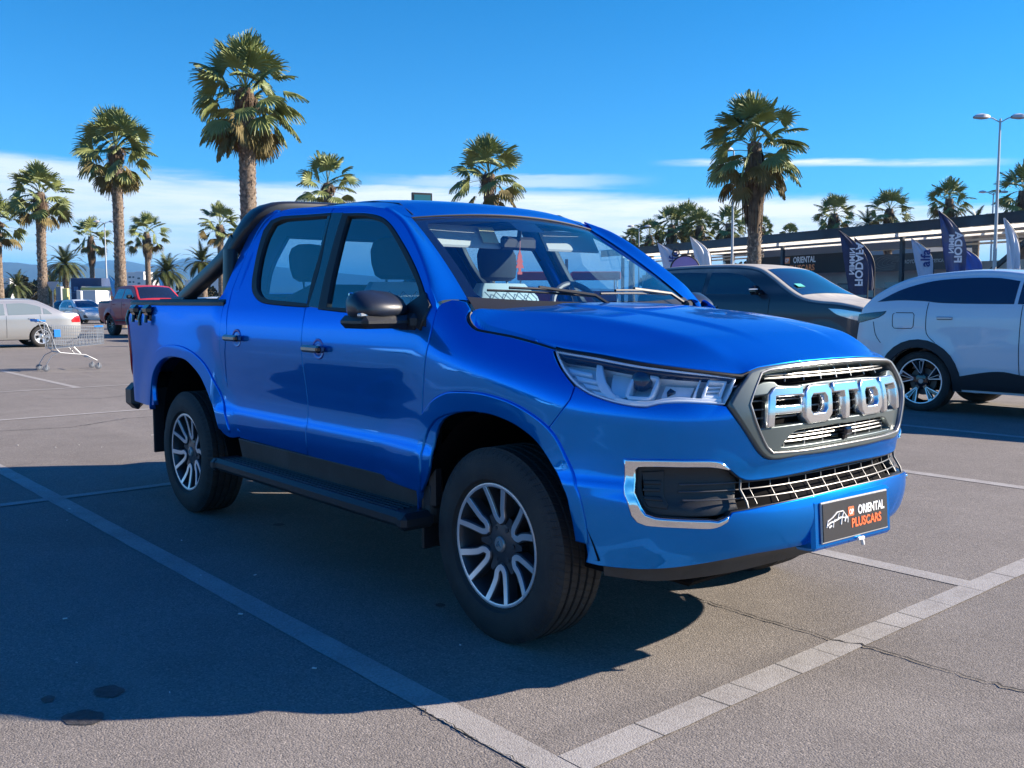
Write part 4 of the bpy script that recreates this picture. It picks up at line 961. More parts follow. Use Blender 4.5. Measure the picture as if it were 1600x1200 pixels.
def seat(x,y,w,light,wide=False):
    m=MB(); m.box((x+.22,y,.93),(.52,w,.16),bev=.06)
    rows=[]
    for t,ww_,th in ((0,.9,.14),(.25,1.,.15),(.6,1.,.13),(.85,.92,.11),(1.,.66,.07)):
        c=Vector((x-.03-.20*t,y,.95+.50*t)); rows.append([c+Vector((ex*th/2,ey*w*ww_/2,0)) for ex,ey in [(1,-.7),(1.12,-.35),(1.12,.35),(1,.7),(.6,1),(-.6,1),(-1,.7),(-1,-.7),(-.6,-1),(.6,-1)]])
    m.grid(rows,True); m.f.append(tuple(range(40+len(m.v)-50,len(m.v)))); m.m.append(0)
    S_=m.build('seat',leath if light else seatd,TK,auto=50)
    hs=[y] if not wide else [y-.42,y+.42]
    for hy in hs:
        m=MB(); rws=[]
        for q,(hw_,hd) in ((-.11,(.085,.03)),(-.09,(.12,.05)),(-.03,(.135,.058)),(.04,(.135,.055)),(.085,(.115,.045)),(.11,(.07,.025)),(.115,(.01,.005))): rws.append(ring((x-.265-.12*q,hy,1.575+q),(1,0,0),(0,1,0),hd,hw_,18,2.6))
        m.grid(rws,True)
        m.build('headrest',seatd,S_)
        m=MB()
        for q in (-.06,.06): m.tube([(x-.24,hy+q,1.42),(x-.255,hy+q,1.52)],.007,6)
        m.build('headrest_posts',slatm,S_)
    if light:
        # raised diamond quilting on the backrest
        m=MB()
        for k in range(-4,9):
            for sg in (1,-1):
                P=[]
                for t in np.linspace(0,1,9):
                    u=(k*.085+sg*t*.34) if sg==1 else (k*.085+.34-t*.34); zz=1.06+.34*t
                    if -.02<u-.0<.42: P.append((x+.045-.20*(zz-.95)/.5,y-.2+u,zz))
                if len(P)>1: m.tube(P,.0028,4)
        m.build('quilting',M('quilt stitching',(.25,.26,.27),.7) if not bpy.data.materials.get('quilt stitching') else bpy.data.materials['quilt stitching'],S_)
seat(-1.22,-.36,.50,True); seat(-1.22,.36,.50,True); seat(-2.02,0,1.30,False,True)
m=MB()
for y in (-.28,.465): 
    T_=Matrix.Translation((-.985,y,1.672))@Matrix.Rotation(R(58),4,'Y'); m.box((0,0,0),(.135,.45 if y<0 else .40,.018),bev=.008,T=T_)
m.build('sun_visor',visor,TK)
m=MB(); T_=Matrix.Translation((-.972,-.13,1.675))@Matrix.Rotation(R(58),4,'Y'); m.box((.0,0,.012),(.09,.10,.004),T=T_); m.build('visor_sticker',M('pale yellow sticker',(.75,.70,.40),.6),TK)
m=MB(); m.box((-.93,.045,1.645),(.03,.24,.07),bev=.014); m.tube([(-.90,.03,1.72),(-.92,.04,1.66)],.012,6); m.build('rear_view_mirror',blackp,TK)
# tree-shaped air freshener
fr=[(0,.085),(.012,.06),(.022,.045),(.014,.043),(.030,.018),(.018,.016),(.036,-.012),(.012,-.012),(.010,-.03),(.020,-.032),(.020,-.045)]
fr=fr+[(-x,z) for x,z in fr[::-1][:-1]]
panel('air_freshener',lambda y,z:np.array([-.90+.25*y*0,y*.78+.03,1.53+z]),[(x,z) for x,z in fr],M('red card',(.50,.07,.05),.6),TK,h=.02,bev=0,depth=.003,sm=False)
m=MB(); m.tube([(-.90,.03,1.615),(-.91,.04,1.66)],.0015,4); m.build('freshener_cord',M('cord',(.5,.1,.1),.6),TK)
# ---- wheels
tyrem=M('tyre rubber',(.020,.020,.020),.72,var=(6,.6,(.050,.044,.038)))
nt=tyrem.node_tree; b=nt.nodes['Principled BSDF']; P=node(nt,'ShaderNodeTexCoord').outputs['Object']; sp=node(nt,'ShaderNodeSeparateXYZ',{0:P})
an=mth(nt,'ARCTAN2',sp.outputs[2],sp.outputs[0]); yy_=mth(nt,'ABSOLUTE',sp.outputs[1])
rad=mth(nt,'SQRT',mth(nt,'ADD',mth(nt,'MULTIPLY',sp.outputs[0],sp.outputs[0]),mth(nt,'MULTIPLY',sp.outputs[2],sp.outputs[2])))
zig=mth(nt,'ADD',mth(nt,'MULTIPLY',an,78.),mth(nt,'MULTIPLY',sp.outputs[1],70.))
blk=mth(nt,'MULTIPLY',mapr(nt,mth(nt,'SINE',zig),.55,.8),mapr(nt,rad,.360,.372))
rib=mth(nt,'MULTIPLY',mapr(nt,mth(nt,'SINE',mth(nt,'MULTIPLY',an,200.)),-.2,.2),mth(nt,'MULTIPLY',mapr(nt,rad,.335,.340),mapr(nt,rad,.356,.350)))
ring_=mapr(nt,mth(nt,'SINE',mth(nt,'MULTIPLY',rad,900.)),.7,1.)
hh=mth(nt,'ADD',mth(nt,'SUBTRACT',mth(nt,'MULTIPLY',rib,.35),mth(nt,'MULTIPLY',blk,1.)),mth(nt,'MULTIPLY',ring_,.15))
nt.links.new(node(nt,'ShaderNodeBump',{'Height':hh,'Strength':.9,'Distance':.006}).outputs[0],b.inputs['Normal'])
alud=M('dark rim paint',(.055,.060,.068),.4,.4,.3); alum=M('machined alloy',(.78,.79,.80),.34,.75)
def make_wheel(parent,loc,s,spokes='U',Rt=.388,Rr=.238,wd_=.255,dark=alud,bright=alum,spin=0.):
    """s=-1: outer face toward -y"""
    W=empty('wheel',loc); W.parent=parent
    m=MB(); h=wd_/2
    prof=[(Rr-.004,-h*.72),(Rr+.006,-h*.80),(Rr+.020,-h*.86),(Rr+.026,-h*.96),(Rr+.05,-h*1.0),(Rt-.055,-h*.99),(Rt-.045,-h*.955),(Rt-.030,-h*.945),(Rt-.014,-h*.86),(Rt-.004,-h*.78)]
    for k in range(5):
        y=-h*.66+k*h*.33; prof+=[(Rt,y-h*.11),(Rt,y+h*.11)]
        if k<4: prof+=[(Rt-.009,y+h*.13),(Rt-.009,y+h*.20)]
    prof+=[(r,-y) for r,y in reversed(prof[:10])]
    m.lathe([(r,y*1.) for r,y in prof],(0,0,0),'Y',72)
    m.build('tyre',tyrem,W,auto=30)
    m=MB(); m.lathe([(Rr+.008,s*h*.82),(Rr+.004,s*h*.86),(Rr-.006,s*h*.84),(Rr-.012,s*h*.74),(Rr-.018,s*h*.5),(Rr-.02,-s*h*.8)],(0,0,0),'Y',72)
    m.lathe([(.001,s*h*.35),(.085,s*h*.35),(.095,s*h*.3),(.097,s*h*.1)],(0,0,0),'Y',36)
    m.build('rim',dark,W,auto=40)
    m=MB(); m.lathe([(Rr+.0095,s*h*.80),(Rr+.009,s*h*.865),(Rr+.003,s*h*.875),(Rr-.005,s*h*.85)],(0,0,0),'Y',72); m.build('rim_flange',bright,W,auto=40)
    m=MB(); m.lathe([(.17,s*h*.05),(.17,-s*h*.1),(.02,-s*h*.1)],(0,0,0),'Y',36); m.lathe([(.001,s*.01),(.165,s*.01),(.168,-s*.02)],(0,0,0),'Y',36); m.build('brake_disc',M('brake disc',(.10,.09,.08),.5,.6) if not bpy.data.materials.get('brake disc') else bpy.data.materials['brake disc'],W,auto=40)
    def wf(r,t,o=0.):   # point on the dished wheel face
        d=h*(.60+.26*(r/Rr)**2.2)+o; return (r*math.cos(t),s*d,r*math.sin(t))
    mb=MB(); md=MB()
    def spoke(P,w0,w1,mbb,off,dep):
        n=len(P); L=[];Rr_=[]
        for i,(r,t) in enumerate(P):
            w_=w0+(w1-w0)*i/(n-1); a=P[max(0,i-1)];b_=P[min(n-1,i+1)]
            pa=np.array([a[0]*math.cos(a[1]),a[0]*math.sin(a[1])]);pb=np.array([b_[0]*math.cos(b_[1]),b_[0]*math.sin(b_[1])]); d=pb-pa; d/=np.linalg.norm(d); nn=np.array([-d[1],d[0]])*w_/2
            c=np.array([r*math.cos(t),r*math.sin(t)]); L.append(c+nn);Rr_.append(c-nn)
        rows=[]
        for l,q in zip(L,Rr_):
            def w3(p,o): 
                r=np.hypot(*p); x,y,z=wf(r,math.atan2(p[1],p[0]),o); return (x,y,z)
            c=(l+q)/2; li=c+(l-c)*.82; qi=c+(q-c)*.82
            rows.append([w3(l,off-dep),w3(l,off-.004),w3(li,off),w3(qi,off),w3(q,off-.004),w3(q,off-dep)])
        mbb.grid(rows if s>0 else [r[::-1] for r in rows])
    if spokes=='U':
        for k in range(6):
            t0=2*math.pi*k/6+spin
            path=[]
            for sg in (-1,1):
                arm=[(Rr-.004,t0+sg*.25),(.185,t0+sg*.222+.012),(.145,t0+sg*.200+.022),(.115,t0+sg*.20+.0)]
                path.append(arm)
            up=path[0]+[(.098,t0-.11),(.092,t0),(.098,t0+.11)]+path[1][::-1]
            up=[(r,t) for r,t in up]
            P=smooth_poly([(r*math.cos(t),r*math.sin(t)) for r,t in up],80,.012,False); P=[(float(np.hypot(*p)),math.atan2(p[1],p[0])) for p in P]
            # keep the angle continuous
            Q=[P[0]]
            for r,t in P[1:]:
                while t-Q[-1][1]>math.pi: t-=2*math.pi
                while t-Q[-1][1]<-math.pi: t+=2*math.pi
                Q.append((r,t))
            spoke(Q,.036,.034,md,.0,.045)
            nq=len(Q); wq=[.021]*nq
            spoke(Q,.029,.024,mb,.0018,.002)
            for sg in (-1,1): spoke([(.08,t0+math.pi/6),(.10,t0+math.pi/6),(.125,t0+math.pi/6)],.05,.02,md,-.008,.03) if sg==1 else None
        for k in range(6):
            t=2*math.pi*k/6+math.pi/6+spin; x,y,z=wf(.068,t,-.012); md.tube([(x,y-s*.02,z),(x,y+s*.010,z)],.011,6)
    else:
        for k in range(5):
            t0=2*math.pi*k/5+spin
            spoke([(.05,t0),(.12,t0-.03),(Rr-.003,t0-.10)],.05,.05,md,-.004,.05); spoke([(.05,t0),(.12,t0+.10),(Rr-.003,t0+.30)],.05,.045,md,-.004,.05)
            spoke([(.10,t0-.05),(Rr-.003,t0-.19)],.010,.014,mb,.001,.01); spoke([(.10,t0+.14),(Rr-.003,t0+.40)],.010,.014,mb,.001,.01)
            spoke([(Rr-.012,t0-.19),(Rr-.012,t0-.02)],.016,.016,mb,.001,.01); spoke([(.09,t0+.05),(Rr-.02,t0+.03)],.006,.006,mb,.001,.01)
    md.lathe([(.001,s*h*.62),(.045,s*h*.62),(.082,s*h*.56),(.090,s*h*.40)],(0,0,0),'Y',30)
    md.add(mb.v,mb.f,1); md.build('spokes',[dark,bright],W,auto=32)
    m=MB(); m.lathe([(.001,s*h*.70),(.026,s*h*.70),(.031,s*h*.66),(.032,s*h*.5)],(0,0,0),'Y',24); HC=m.build('hub_cap',M('grey hub cap',(.33,.34,.33),.35,.6) if not bpy.data.materials.get('grey hub cap') else bpy.data.materials['grey hub cap'],W,auto=40)
    if spokes=='U':
        m=MB(); y=s*(h*.70+.0015)
        for P in ([(-.013,-.010),(0,.015)],[(0,.015),(.013,-.010)],[(-.004,-.009),(.003,.004)]): m.tube([(a,y,b_) for a,b_ in P],.0022,4)
        m.build('hub_emblem',chrome,HC)
    return W
W1=make_wheel(TK,(0.,-.775,.388),-1,spin=R(32))
def copy_wheel(W,parent,loc,rz):
    w=W.copy(); COL.objects.link(w); w.parent=parent; w.location=loc; w.rotation_euler=(0,0,rz)
    for c in W.children:
        q=c.copy(); COL.objects.link(q); q.parent=w
        for g in c.children:
            k=g.copy(); COL.objects.link(k); k.parent=q
    return w
copy_wheel(W1,TK,(-3.11,-.775,.388),0).rotation_euler=(0,R(13),0)
copy_wheel(W1,TK,(0,.775,.388),math.pi); copy_wheel(W1,TK,(-3.11,.775,.388),math.pi)
# ================================================================ places in the lot: bearing taken from the camera axis, distance in metres
_fh=Vector((math.cos(_yaw),math.sin(_yaw))); _rh=Vector((math.sin(_yaw),-math.cos(_yaw)))
def spot(px,D): 
    p=Vector((2.857,-3.231))+(_fh+_rh*((px-800)/1498.))*D; return (p.x,p.y)
def zat(py,D):
    v=(600-py)/1491.9; return 1.348+D*(math.sin(_pit)+math.cos(_pit)*v)/(math.cos(_pit)-math.sin(_pit)*v)
# ---------------------------------------------------------------- far hills
hillm=M('scrub hillside',(.045,.055,.035),.95,var=(.002,.4))
def hills(name,prof,D0,D1,label=None):
    m=MB(); rows=[]; n=90; xs=np.linspace(prof[0][0],prof[-1][0],n); rs=random.Random(3)
    for k in range(6):
        t=k/5; D=D0+(D1-D0)*t; row=[]
        for i,px in enumerate(xs):
            x,y=spot(px,D); z=(zat(lerp_tab(prof,px),D1)*(math.sin(t*math.pi/2)**1.3)) *(1+.10*math.sin(i*.9+k)*(1-t)); row.append((x,y,max(-1,z)-(.5 if k==0 else 0)))
        rows.append(row)
    m.grid(rows[::-1]); o=m.build(name,hillm,None); o['kind']='structure'
hills('hills',[(-900,420),(-300,400),(-60,412),(15,408),(60,412),(100,411),(150,417),(250,430),(330,440),(600,455),(900,462)],5200,7000)
hills('hills',[(60,440),(110,420),(165,405),(215,408),(245,416),(270,408),(302,401),(335,404),(400,412),(520,425),(700,440),(1000,452),(1300,450),(1800,448),(2600,440)],7600,9500)
# ---------------------------------------------------------------- palms
leafm=M('palm leaf',(.225,.255,.085),.5,spec=.3,var=(1.1,.55,(.075,.120,.045)))
leafd=M('old palm leaf',(.20,.155,.065),.7,spec=.2,var=(1.5,.7,(.09,.085,.03)))
deadm=M('dead frond',(.085,.055,.036),.9,var=(3,.8,(.20,.14,.085)))
barkm=M('palm bark',(.24,.185,.135),.95,bump=(14,1.),var=(9,.9,(.07,.05,.036)))
stubm=M('leaf base stubs',(.42,.34,.26),.95,var=(12,.8,(.14,.105,.08)))
feam=M('feather palm leaf',(.050,.070,.022),.5,spec=.3,var=(1.3,.6,(.11,.11,.04)))
def frond_fan(m,c,az,el_,Lp,Rb,nseg,rs,droop=1.,twist=0.):
    d=Vector((math.cos(az)*math.cos(el_),math.sin(az)*math.cos(el_),math.sin(el_)))
    P=[]; p=Vector(c); v=d.copy()
    for i in range(5):
        P.append(p.copy()); p=p+v*Lp/4; v=(v+Vector((0,0,-.10*droop))).normalized()
    hub=P[-1]; s=v.cross(Vector((0,0,1)))
    if s.length<.05: s=Vector((1,0,0))
    s.normalize(); s=(Matrix.Rotation(twist,3,v)@s); up=s.cross(v)
    for a,b in zip(P[:-1],P[1:]): 
        w_=s*.018; m.add([a-w_,a+w_,b+w_,b-w_],[(0,1,2,3)])
    for k in range(nseg):
        a=R(-88+176*k/(nseg-1))+rs.gauss(0,.02); L=Rb*(.62+.38*math.cos(a*.85))*rs.uniform(.9,1.08)
        dd=(v*math.cos(a)+s*math.sin(a)).normalized(); q=dd.cross(up).normalized(); pts=[]
        vv=dd.copy(); pp=hub.copy(); fold=up*(.02 if k%2 else -.02)
        for t in range(6):
            pts.append(pp.copy()); 
            g=(.02+.15*t*droop*.6)*rs.uniform(.8,1.2)
            vv=(vv+Vector((0,0,-g))).normalized(); pp=pp+vv*L/5
        W=[.008,.038,.050,.036,.016,.002]
        for i in range(5):
            f0=fold*min(1,i*.6); f1=fold*min(1,(i+1)*.6)
            m.add([pts[i]-q*W[i]+f0,pts[i]+q*W[i]-f0,pts[i+1]+q*W[i+1]-f1,pts[i+1]-q*W[i+1]+f1],[(0,1,2,3)])
def crown_fan(rs,R_,n=42,lo=-35,droop=1.,nseg=22):
    green=MB(); old=MB()
    for k in range(n):
        t=(k+.5)/n; el_=R(88-(88-lo)*t**1.0+rs.gauss(0,9)); az=k*2.39996+rs.gauss(0,.18)
        Lp=R_*(.44+.22*min(1,t*2.2))*rs.uniform(.8,1.15); Rb=R_*(.45)*rs.uniform(.85,1.15)
        frond_fan(old if t>.84 else green,(0,0,.25-t*R_*.42),az,el_,Lp,Rb,nseg,rs,(.12+.85*t)*droop,rs.gauss(0,.6))
    return green,old
def skirt(rs,Lz,r0,n=60):
    m=MB()
    for k in range(n):
        az=k*2.39996+rs.gauss(0,.3); z0=-rs.random()*Lz*.55; L=Lz*rs.uniform(.35,.7); r=r0*rs.uniform(.55,1.)
        for q in range(7):
            a2=az+rs.gauss(0,.22); x,y=math.cos(a2),math.sin(a2); w_=rs.uniform(.015,.04); ra=r*rs.uniform(.8,1.25)
            t=Vector((-y,x,0))*w_; P=[Vector((x*r0*.45,y*r0*.45,z0+.1)),Vector((x*ra*.9,y*ra*.9,z0-L*.25)),Vector((x*ra,y*ra,z0-L*.7)),Vector((x*ra*.92,y*ra*.92,z0-L*rs.uniform(.9,1.15)))]
            for i in range(3): m.add([P[i]-t,P[i]+t,P[i+1]+t*.7,P[i+1]-t*.7],[(0,1,2,3)])
    return m
def trunk(rs,H,r0,r1,stubs,lean):
    m=MB(); rows=[]; n=18; N=max(8,int(H/.12)); f=lambda t: Vector((lean[0]*t*t,lean[1]*t*t,H*t))
    for i in range(N+1):
        t=i/N; r=r1+(r0-r1)*math.exp(-t*7)+.04*math.sin(t*9)*.3; r*=1+rs.uniform(-.03,.03)
        rows.append([f(t)+Vector((math.cos(2*math.pi*k/n)*r*(1+rs.uniform(-.05,.05)),math.sin(2*math.pi*k/n)*r*(1+rs.uniform(-.05,.05)),-.1 if i==0 else 0)) for k in range(n)])
    m.grid(rows[::1],True)
    s=MB()
    if stubs:
        cnt=int(H*stubs)
        for k in range(cnt):
            t=.04+.95*k/cnt; a=k*2.39996+rs.gauss(0,.12); r=r1+(r0-r1)*math.exp(-t*7); c=f(t)+Vector((math.cos(a),math.sin(a),0))*r*.93
            o=Vector((math.cos(a),math.sin(a),0)); sd=Vector((-o.y,o.x,0)); w_=rs.uniform(.045,.08); h=rs.uniform(.10,.17); out=rs.uniform(.03,.075)+(.05 if rs.random()<.08 else 0)
            b=[c-sd*w_-Vector((0,0,.02)),c+sd*w_-Vector((0,0,.02)),c+sd*w_*.3+o*out+Vector((0,0,h)),c-sd*w_*.3+o*out+Vector((0,0,h)),c+Vector((0,0,h*.7))]
            s.add(b,[(0,1,2,3),(1,4,2),(0,3,4),(2,4,3)])
    return m,s,f(1.)
def fan_palm(px,D,ycrown,Rc,label,r1=.24,seed=0,n=58,sk=0.,stubs=26,lean=(0,0),droop=1.,lo=-35,group='fan palms round the car park',ns=22):
    rs=random.Random(seed); x,y=spot(px,D); H=zat(ycrown,D)
    T=empty('fan_palm',(x,y,0),rs.uniform(0,6),label,'palm tree',group)
    tr,st,top=trunk(rs,H,r1*1.5,r1,stubs,lean); tr.add(st.v,st.f,1); tr.build('trunk',[barkm,stubm],T,auto=40)
    g,o=crown_fan(rs,Rc,n,lo,droop,ns)
    for mb_,nm,mt in ((g,'crown',leafm),(o,'old_fronds',leafd)):
        if mb_.v:
            ob=mb_.build(nm,mt,T,smooth=False,auto=None); ob.location=top
    if sk>0:
        ob=skirt(rs,sk,r1*1.65,int(40+sk*20)).build('dead_skirt',deadm,T,smooth=False,auto=None); ob.location=top
    return T
def feather_crown(rs,R_,n=56,lo=-30,dens=34):
    m=MB()
    for k in range(n):
        t=(k+.5)/n; el_=R(82-(82-lo)*t**.75+rs.gauss(0,5)); az=k*2.39996; d=Vector((math.cos(az)*math.cos(el_),math.sin(az)*math.cos(el_),math.sin(el_)))
        P=[];p=Vector((0,0,0));v=d.copy();L=R_*rs.uniform(.85,1.1)*1.2
        for i in range(dens+1):
            P.append((p.copy(),v.copy())); p=p+v*L/dens; v=(v+Vector((0,0,-.058*(.5+i/dens)))).normalized()
        for i,(p,v) in enumerate(P):
            if i<3: continue
            q=i/dens; s=v.cross(Vector((0,0,1))); s=s.normalized() if s.length>.05 else Vector((1,0,0)); up=s.cross(v)
            l=R_*.24*math.sin(math.pi*min(1,.12+q*.93))**.7*rs.uniform(.85,1.1)
            for sg in (-1,1):
                dd=(s*sg*.80+v*.55+up*.18).normalized(); e=p+dd*l+Vector((0,0,-.10*l)); w_=v*.045; m.add([p-w_,p+w_,e+w_*.3],[(0,1,2)])
        for i in range(0,dens-1,2):
            a,b=P[i][0],P[i+2][0]; s=Vector((-math.sin(az),math.cos(az),0))*.015; m.add([a-s,a+s,b+s,b-s],[(0,1,2,3)])
    return m
def date_palm(px,D,yc,Rc,label,seed=0,r1=.32,n=64,group='feather palms beyond the car park',dens=30):
    rs=random.Random(seed); x,y=spot(px,D); H=max(.6,zat(yc,D)); T=empty('date_palm',(x,y,0),rs.uniform(0,6),label,'palm tree',group)
    tr,st,top=trunk(rs,H,r1*1.3,r1,10,(0,0)); tr.build('trunk',barkm,T,auto=80)
    ob=feather_crown(rs,Rc,n,-35,dens).build('crown',feam,T,smooth=False,auto=None); ob.location=top
    return T
fan_palm(392,39,140,2.15,'tallest fan palm, its crown high above the rear of the blue pickup',.32,11,76,.9,34,(.0,.0),1.15,-58,ns=26)
fan_palm(190,50,228,2.0,'tall fan palm in front of the red pickup, long straight trunk',.26,12,64,.8,34,(.1,.0),1.05,-52,ns=24)
fan_palm(68,60,300,1.95,'fan palm rising behind the tail of the silver sedan',.27,13,52,1.6,30,(.1,.1),1.05,-45)
fan_palm(0,62,345,1.75,'fan palm cut by the left edge of the picture',.26,14,36,.5,0,droop=1.1)
fan_palm(146,96,368,1.95,'short fan palm with dead skirt between the two tall left-hand palms',.24,15,36,2.4,0)
fan_palm(233,95,362,2.0,'fan palm with dead skirt behind the cab of the red pickup',.26,16,36,2.4,0)
fan_palm(347,85,350,1.95,'fan palm half hidden behind the tall palm and the black hoop',.26,17,38,1.2,0)
fan_palm(516,62,287,2.0,'fan palm whose crown shows just above the rear of the blue roof',.27,18,40,.6,0)
fan_palm(765,50,272,2.0,'fan palm whose crown shows above the middle of the blue roof',.27,19,42,.9,0,droop=1.1)
fan_palm(1178,40,226,2.05,'big fan palm with shaggy brown skirt over the dark four wheel drive',.275,20,66,2.9,34,(.15,-.1),1.15,-40,ns=26)
for px,D,y,Rc,sk,lab,sd in ((1300,100,335,1.85,3.6,'shaggy fan palm over the black shop banner, first right of the big palm',21),(1386,98,328,1.95,3.8,'shaggy fan palm left of the vaulted roof',22),(1478,95,312,1.8,3.6,'shaggy fan palm right of the vaulted roof',23),(1592,80,300,2.1,5.0,'shaggy fan palm cut by the right edge of the picture',24),
    (1138,95,350,1.6,3.6,'shaggy fan palm just left of the big palm trunk',25),(1048,100,352,1.8,4.2,'left one of the thick cluster of fan palms above the pale flags',26),(1072,102,345,1.9,4.4,'middle one of the thick cluster of fan palms above the pale flags',27),(1092,98,354,1.6,4.2,'right one of the thick cluster of fan palms above the pale flags',28),
    (1014,110,368,1.7,3.0,'small fan palm left of the thick cluster',29),(987,115,374,1.2,1.6,'smallest fan palm beside the thin far lamp post',30),(1188,110,356,1.2,1.6,'small fan palm showing just right of the big palm trunk',31),(1232,120,366,1.1,.8,'tip of a fan palm over the long canopy roof',32)):
    fan_palm(px,D,y,Rc*1.12,lab,.36,sd,62,sk,0,droop=.8,lo=-45,group='shaggy fan palms beyond the shops',ns=16)
date_palm(104,100,412,2.3,'dark feather palm left of the blue hoarding',41)
date_palm(262,98,424,2.2,'feather palm between the red pickup cab and the black hoop',42)
date_palm(28,110,445,1.9,'low feather palm above the roof of the silver sedan',43,n=48,dens=28)
date_palm(83,112,444,1.9,'low feather palm between silver sedan and dark feather palm',44,n=48,dens=28)
date_palm(318,70,408,1.5,'feather palm peeping under the raking black hoop',46,n=40,dens=24)
date_palm(1352,95,352,1.7,'spiky feather palm between two shaggy palms over the canopy',47,n=36,dens=24)
date_palm(1522,92,345,1.6,'spiky feather palm right of the tall dark flag',48,n=24,dens=24)
# ---------------------------------------------------------------- broad trees and shrubs
bushm=M('dark evergreen leaves',(.040,.048,.022),.8,var=(.8,.8,(.085,.070,.035)))
bushb=M('brown green scrub leaves',(.085,.070,.035),.85,var=(.9,.8,(.040,.045,.020)))
def bush(name,px,D,ytop,wpx,label,mat,seed,cat='tree',group=None,n=1500):
    rs=random.Random(seed); x,y=spot(px,D); H=zat(ytop,D); w_=wpx*D/1492; T=empty(name,(x,y,0),0,label,cat,group)
    m=MB(); m.tube([(0,0,0),(.1,0,H*.3),(0,.1,H*.6)],[.16,.12,.07],7); m.tube([(0,0,H*.3),(w_*.2,0,H*.6)],[.08,.03],6); m.tube([(0,0,H*.3),(-w_*.2,.2,H*.65)],[.08,.03],6); m.build('trunk',barkm,T)
    m=MB(); cl=[(rs.uniform(-.36,.36)*w_,rs.uniform(-.36,.36)*w_,H*rs.uniform(.30,.80),w_*rs.uniform(.12,.24)) for _ in range(11)]
    for k in range(n):
        cx,cy,cz,r=cl[k%len(cl)]; d=Vector((rs.gauss(0,1),rs.gauss(0,1),rs.gauss(0,.8))).normalized()*r*rs.uniform(.5,1.05); c=Vector((cx,cy,cz))+d; c.z=min(H,max(.1,c.z)); a=Vector((rs.gauss(0,1),rs.gauss(0,1),rs.gauss(0,1))).normalized(); b=a.orthogonal().normalized(); s=rs.uniform(.10,.22)
        m.add([c-a*s-b*s*.6,c+a*s-b*s*.6,c+a*s+b*s*.6,c-a*s+b*s*.6],[(0,1,2,3)])
    m.build('crown',mat,T,smooth=False,auto=None)
for px,D,yt,w_,lab,mt,sd in ((-12,118,438,44,'brown green scrub tree at the left edge behind the silver sedan',bushb,1),(24,122,430,30,'dark low tree behind the low feather palm',bushm,2),(47,120,420,34,'taller dark tree left of the leaning fan palm trunk',bushm,3),(63,116,436,34,'brown bush at the foot of the leaning fan palm',bushb,4),(92,120,438,30,'dark tree behind the feather palm left of the blue hoarding',bushm,5),
    (205,160,440,26,'low green tree before the white tower blocks',bushm,6),(165,130,442,20,'brown tree left of the pale blue flag',bushb,7),(296,120,438,44,'brown green trees beneath the black hoop',bushb,8),(330,125,436,40,'green trees under the black hoop arm',bushm,9),(1125,80,402,34,'brown tree seen beneath the canopy left of the palm trunk',bushb,10),(1022,90,400,40,'dark tree behind the pale letter flags',bushm,11)):
    bush('broadleaf_tree',px,D,yt,w_,lab,mt,sd,group='low trees along the far edge of the lot')
for k,px in enumerate((1085,1112,1150,1205,1232,1258)):
    bush('broadleaf_tree',px,88+3*k,398-2*(k%2),42,('dark tree under the canopy behind the pale wrinkled flag','dark tree under the canopy left of the slim pole','dark tree under the canopy just left of the palm trunk','dark tree under the canopy just right of the palm trunk','dark tree under the canopy left end of the black banner','dark tree behind the black banner')[k],bushm if k%2 else bushb,30+k,group='low trees along the far edge of the lot')
# ---------------------------------------------------------------- lamp posts
polem=M('galvanised pole',(.42,.44,.46),.45,.5); headm=M('lamp head pale',(.55,.55,.55),.5)
def lamp_post(px,D,ytop,label,arms=2,armpx=22,r=.09,rot=None):
    x,y=spot(px,D); H=zat(ytop,D); T=empty('lamp_post',(x,y,0),math.atan2(_rh.y,_rh.x)+(rot or 0),label,'street lamp','lamp posts of the car park')
    m=MB(); m.tube([(0,0,0),(0,0,H*.55),(0,0,H)],[r*1.5,r,r*.6],10); m.box((0,0,.15),(.35,.35,.3),bev=.03); m.build('pole',polem,T)
    L=armpx*D/1492
    for s in ((-1,1) if arms==2 else (-1,)):
        m=MB(); m.tube([(0,0,H-.15),(s*L*.5,0,H+.02),(s*L*.8,0,H+.05)],r*.35,6); m.build('arm',polem,T)
        m=MB(); rows=[]
        for t,w_,h in ((0,.08,.06),(.15,.16,.12),(.5,.22,.16),(.85,.18,.11),(1,.06,.04)): rows.append([(s*(L*.70+t*.62),a*w_,H+.06+b*h) for a,b in ((1,-.3),(.8,.5),(0,.9),(-.8,.5),(-1,-.3),(0,-.6))])
        m.grid(rows,True); m.build('lamp_head',headm,T)
    return T
lamp_post(1552,38,187,'tall twin-arm lamp post at the right, pole rising through the shop canopy',2,24,.062)
lamp_post(1143,48,236,'slim pole in front of the big palm with shaggy skirt',1,3,.06)
lamp_post(1546,80,303,'far twin-arm lamp post just left of the tall right-hand pole',2,16,.08)
lamp_post(998,95,355,'thin far lamp post above the windscreen pillar of the pickup',2,12,.07)
lamp_post(168,90,346,'thin lamp post among the left-hand palms',2,10,.07)
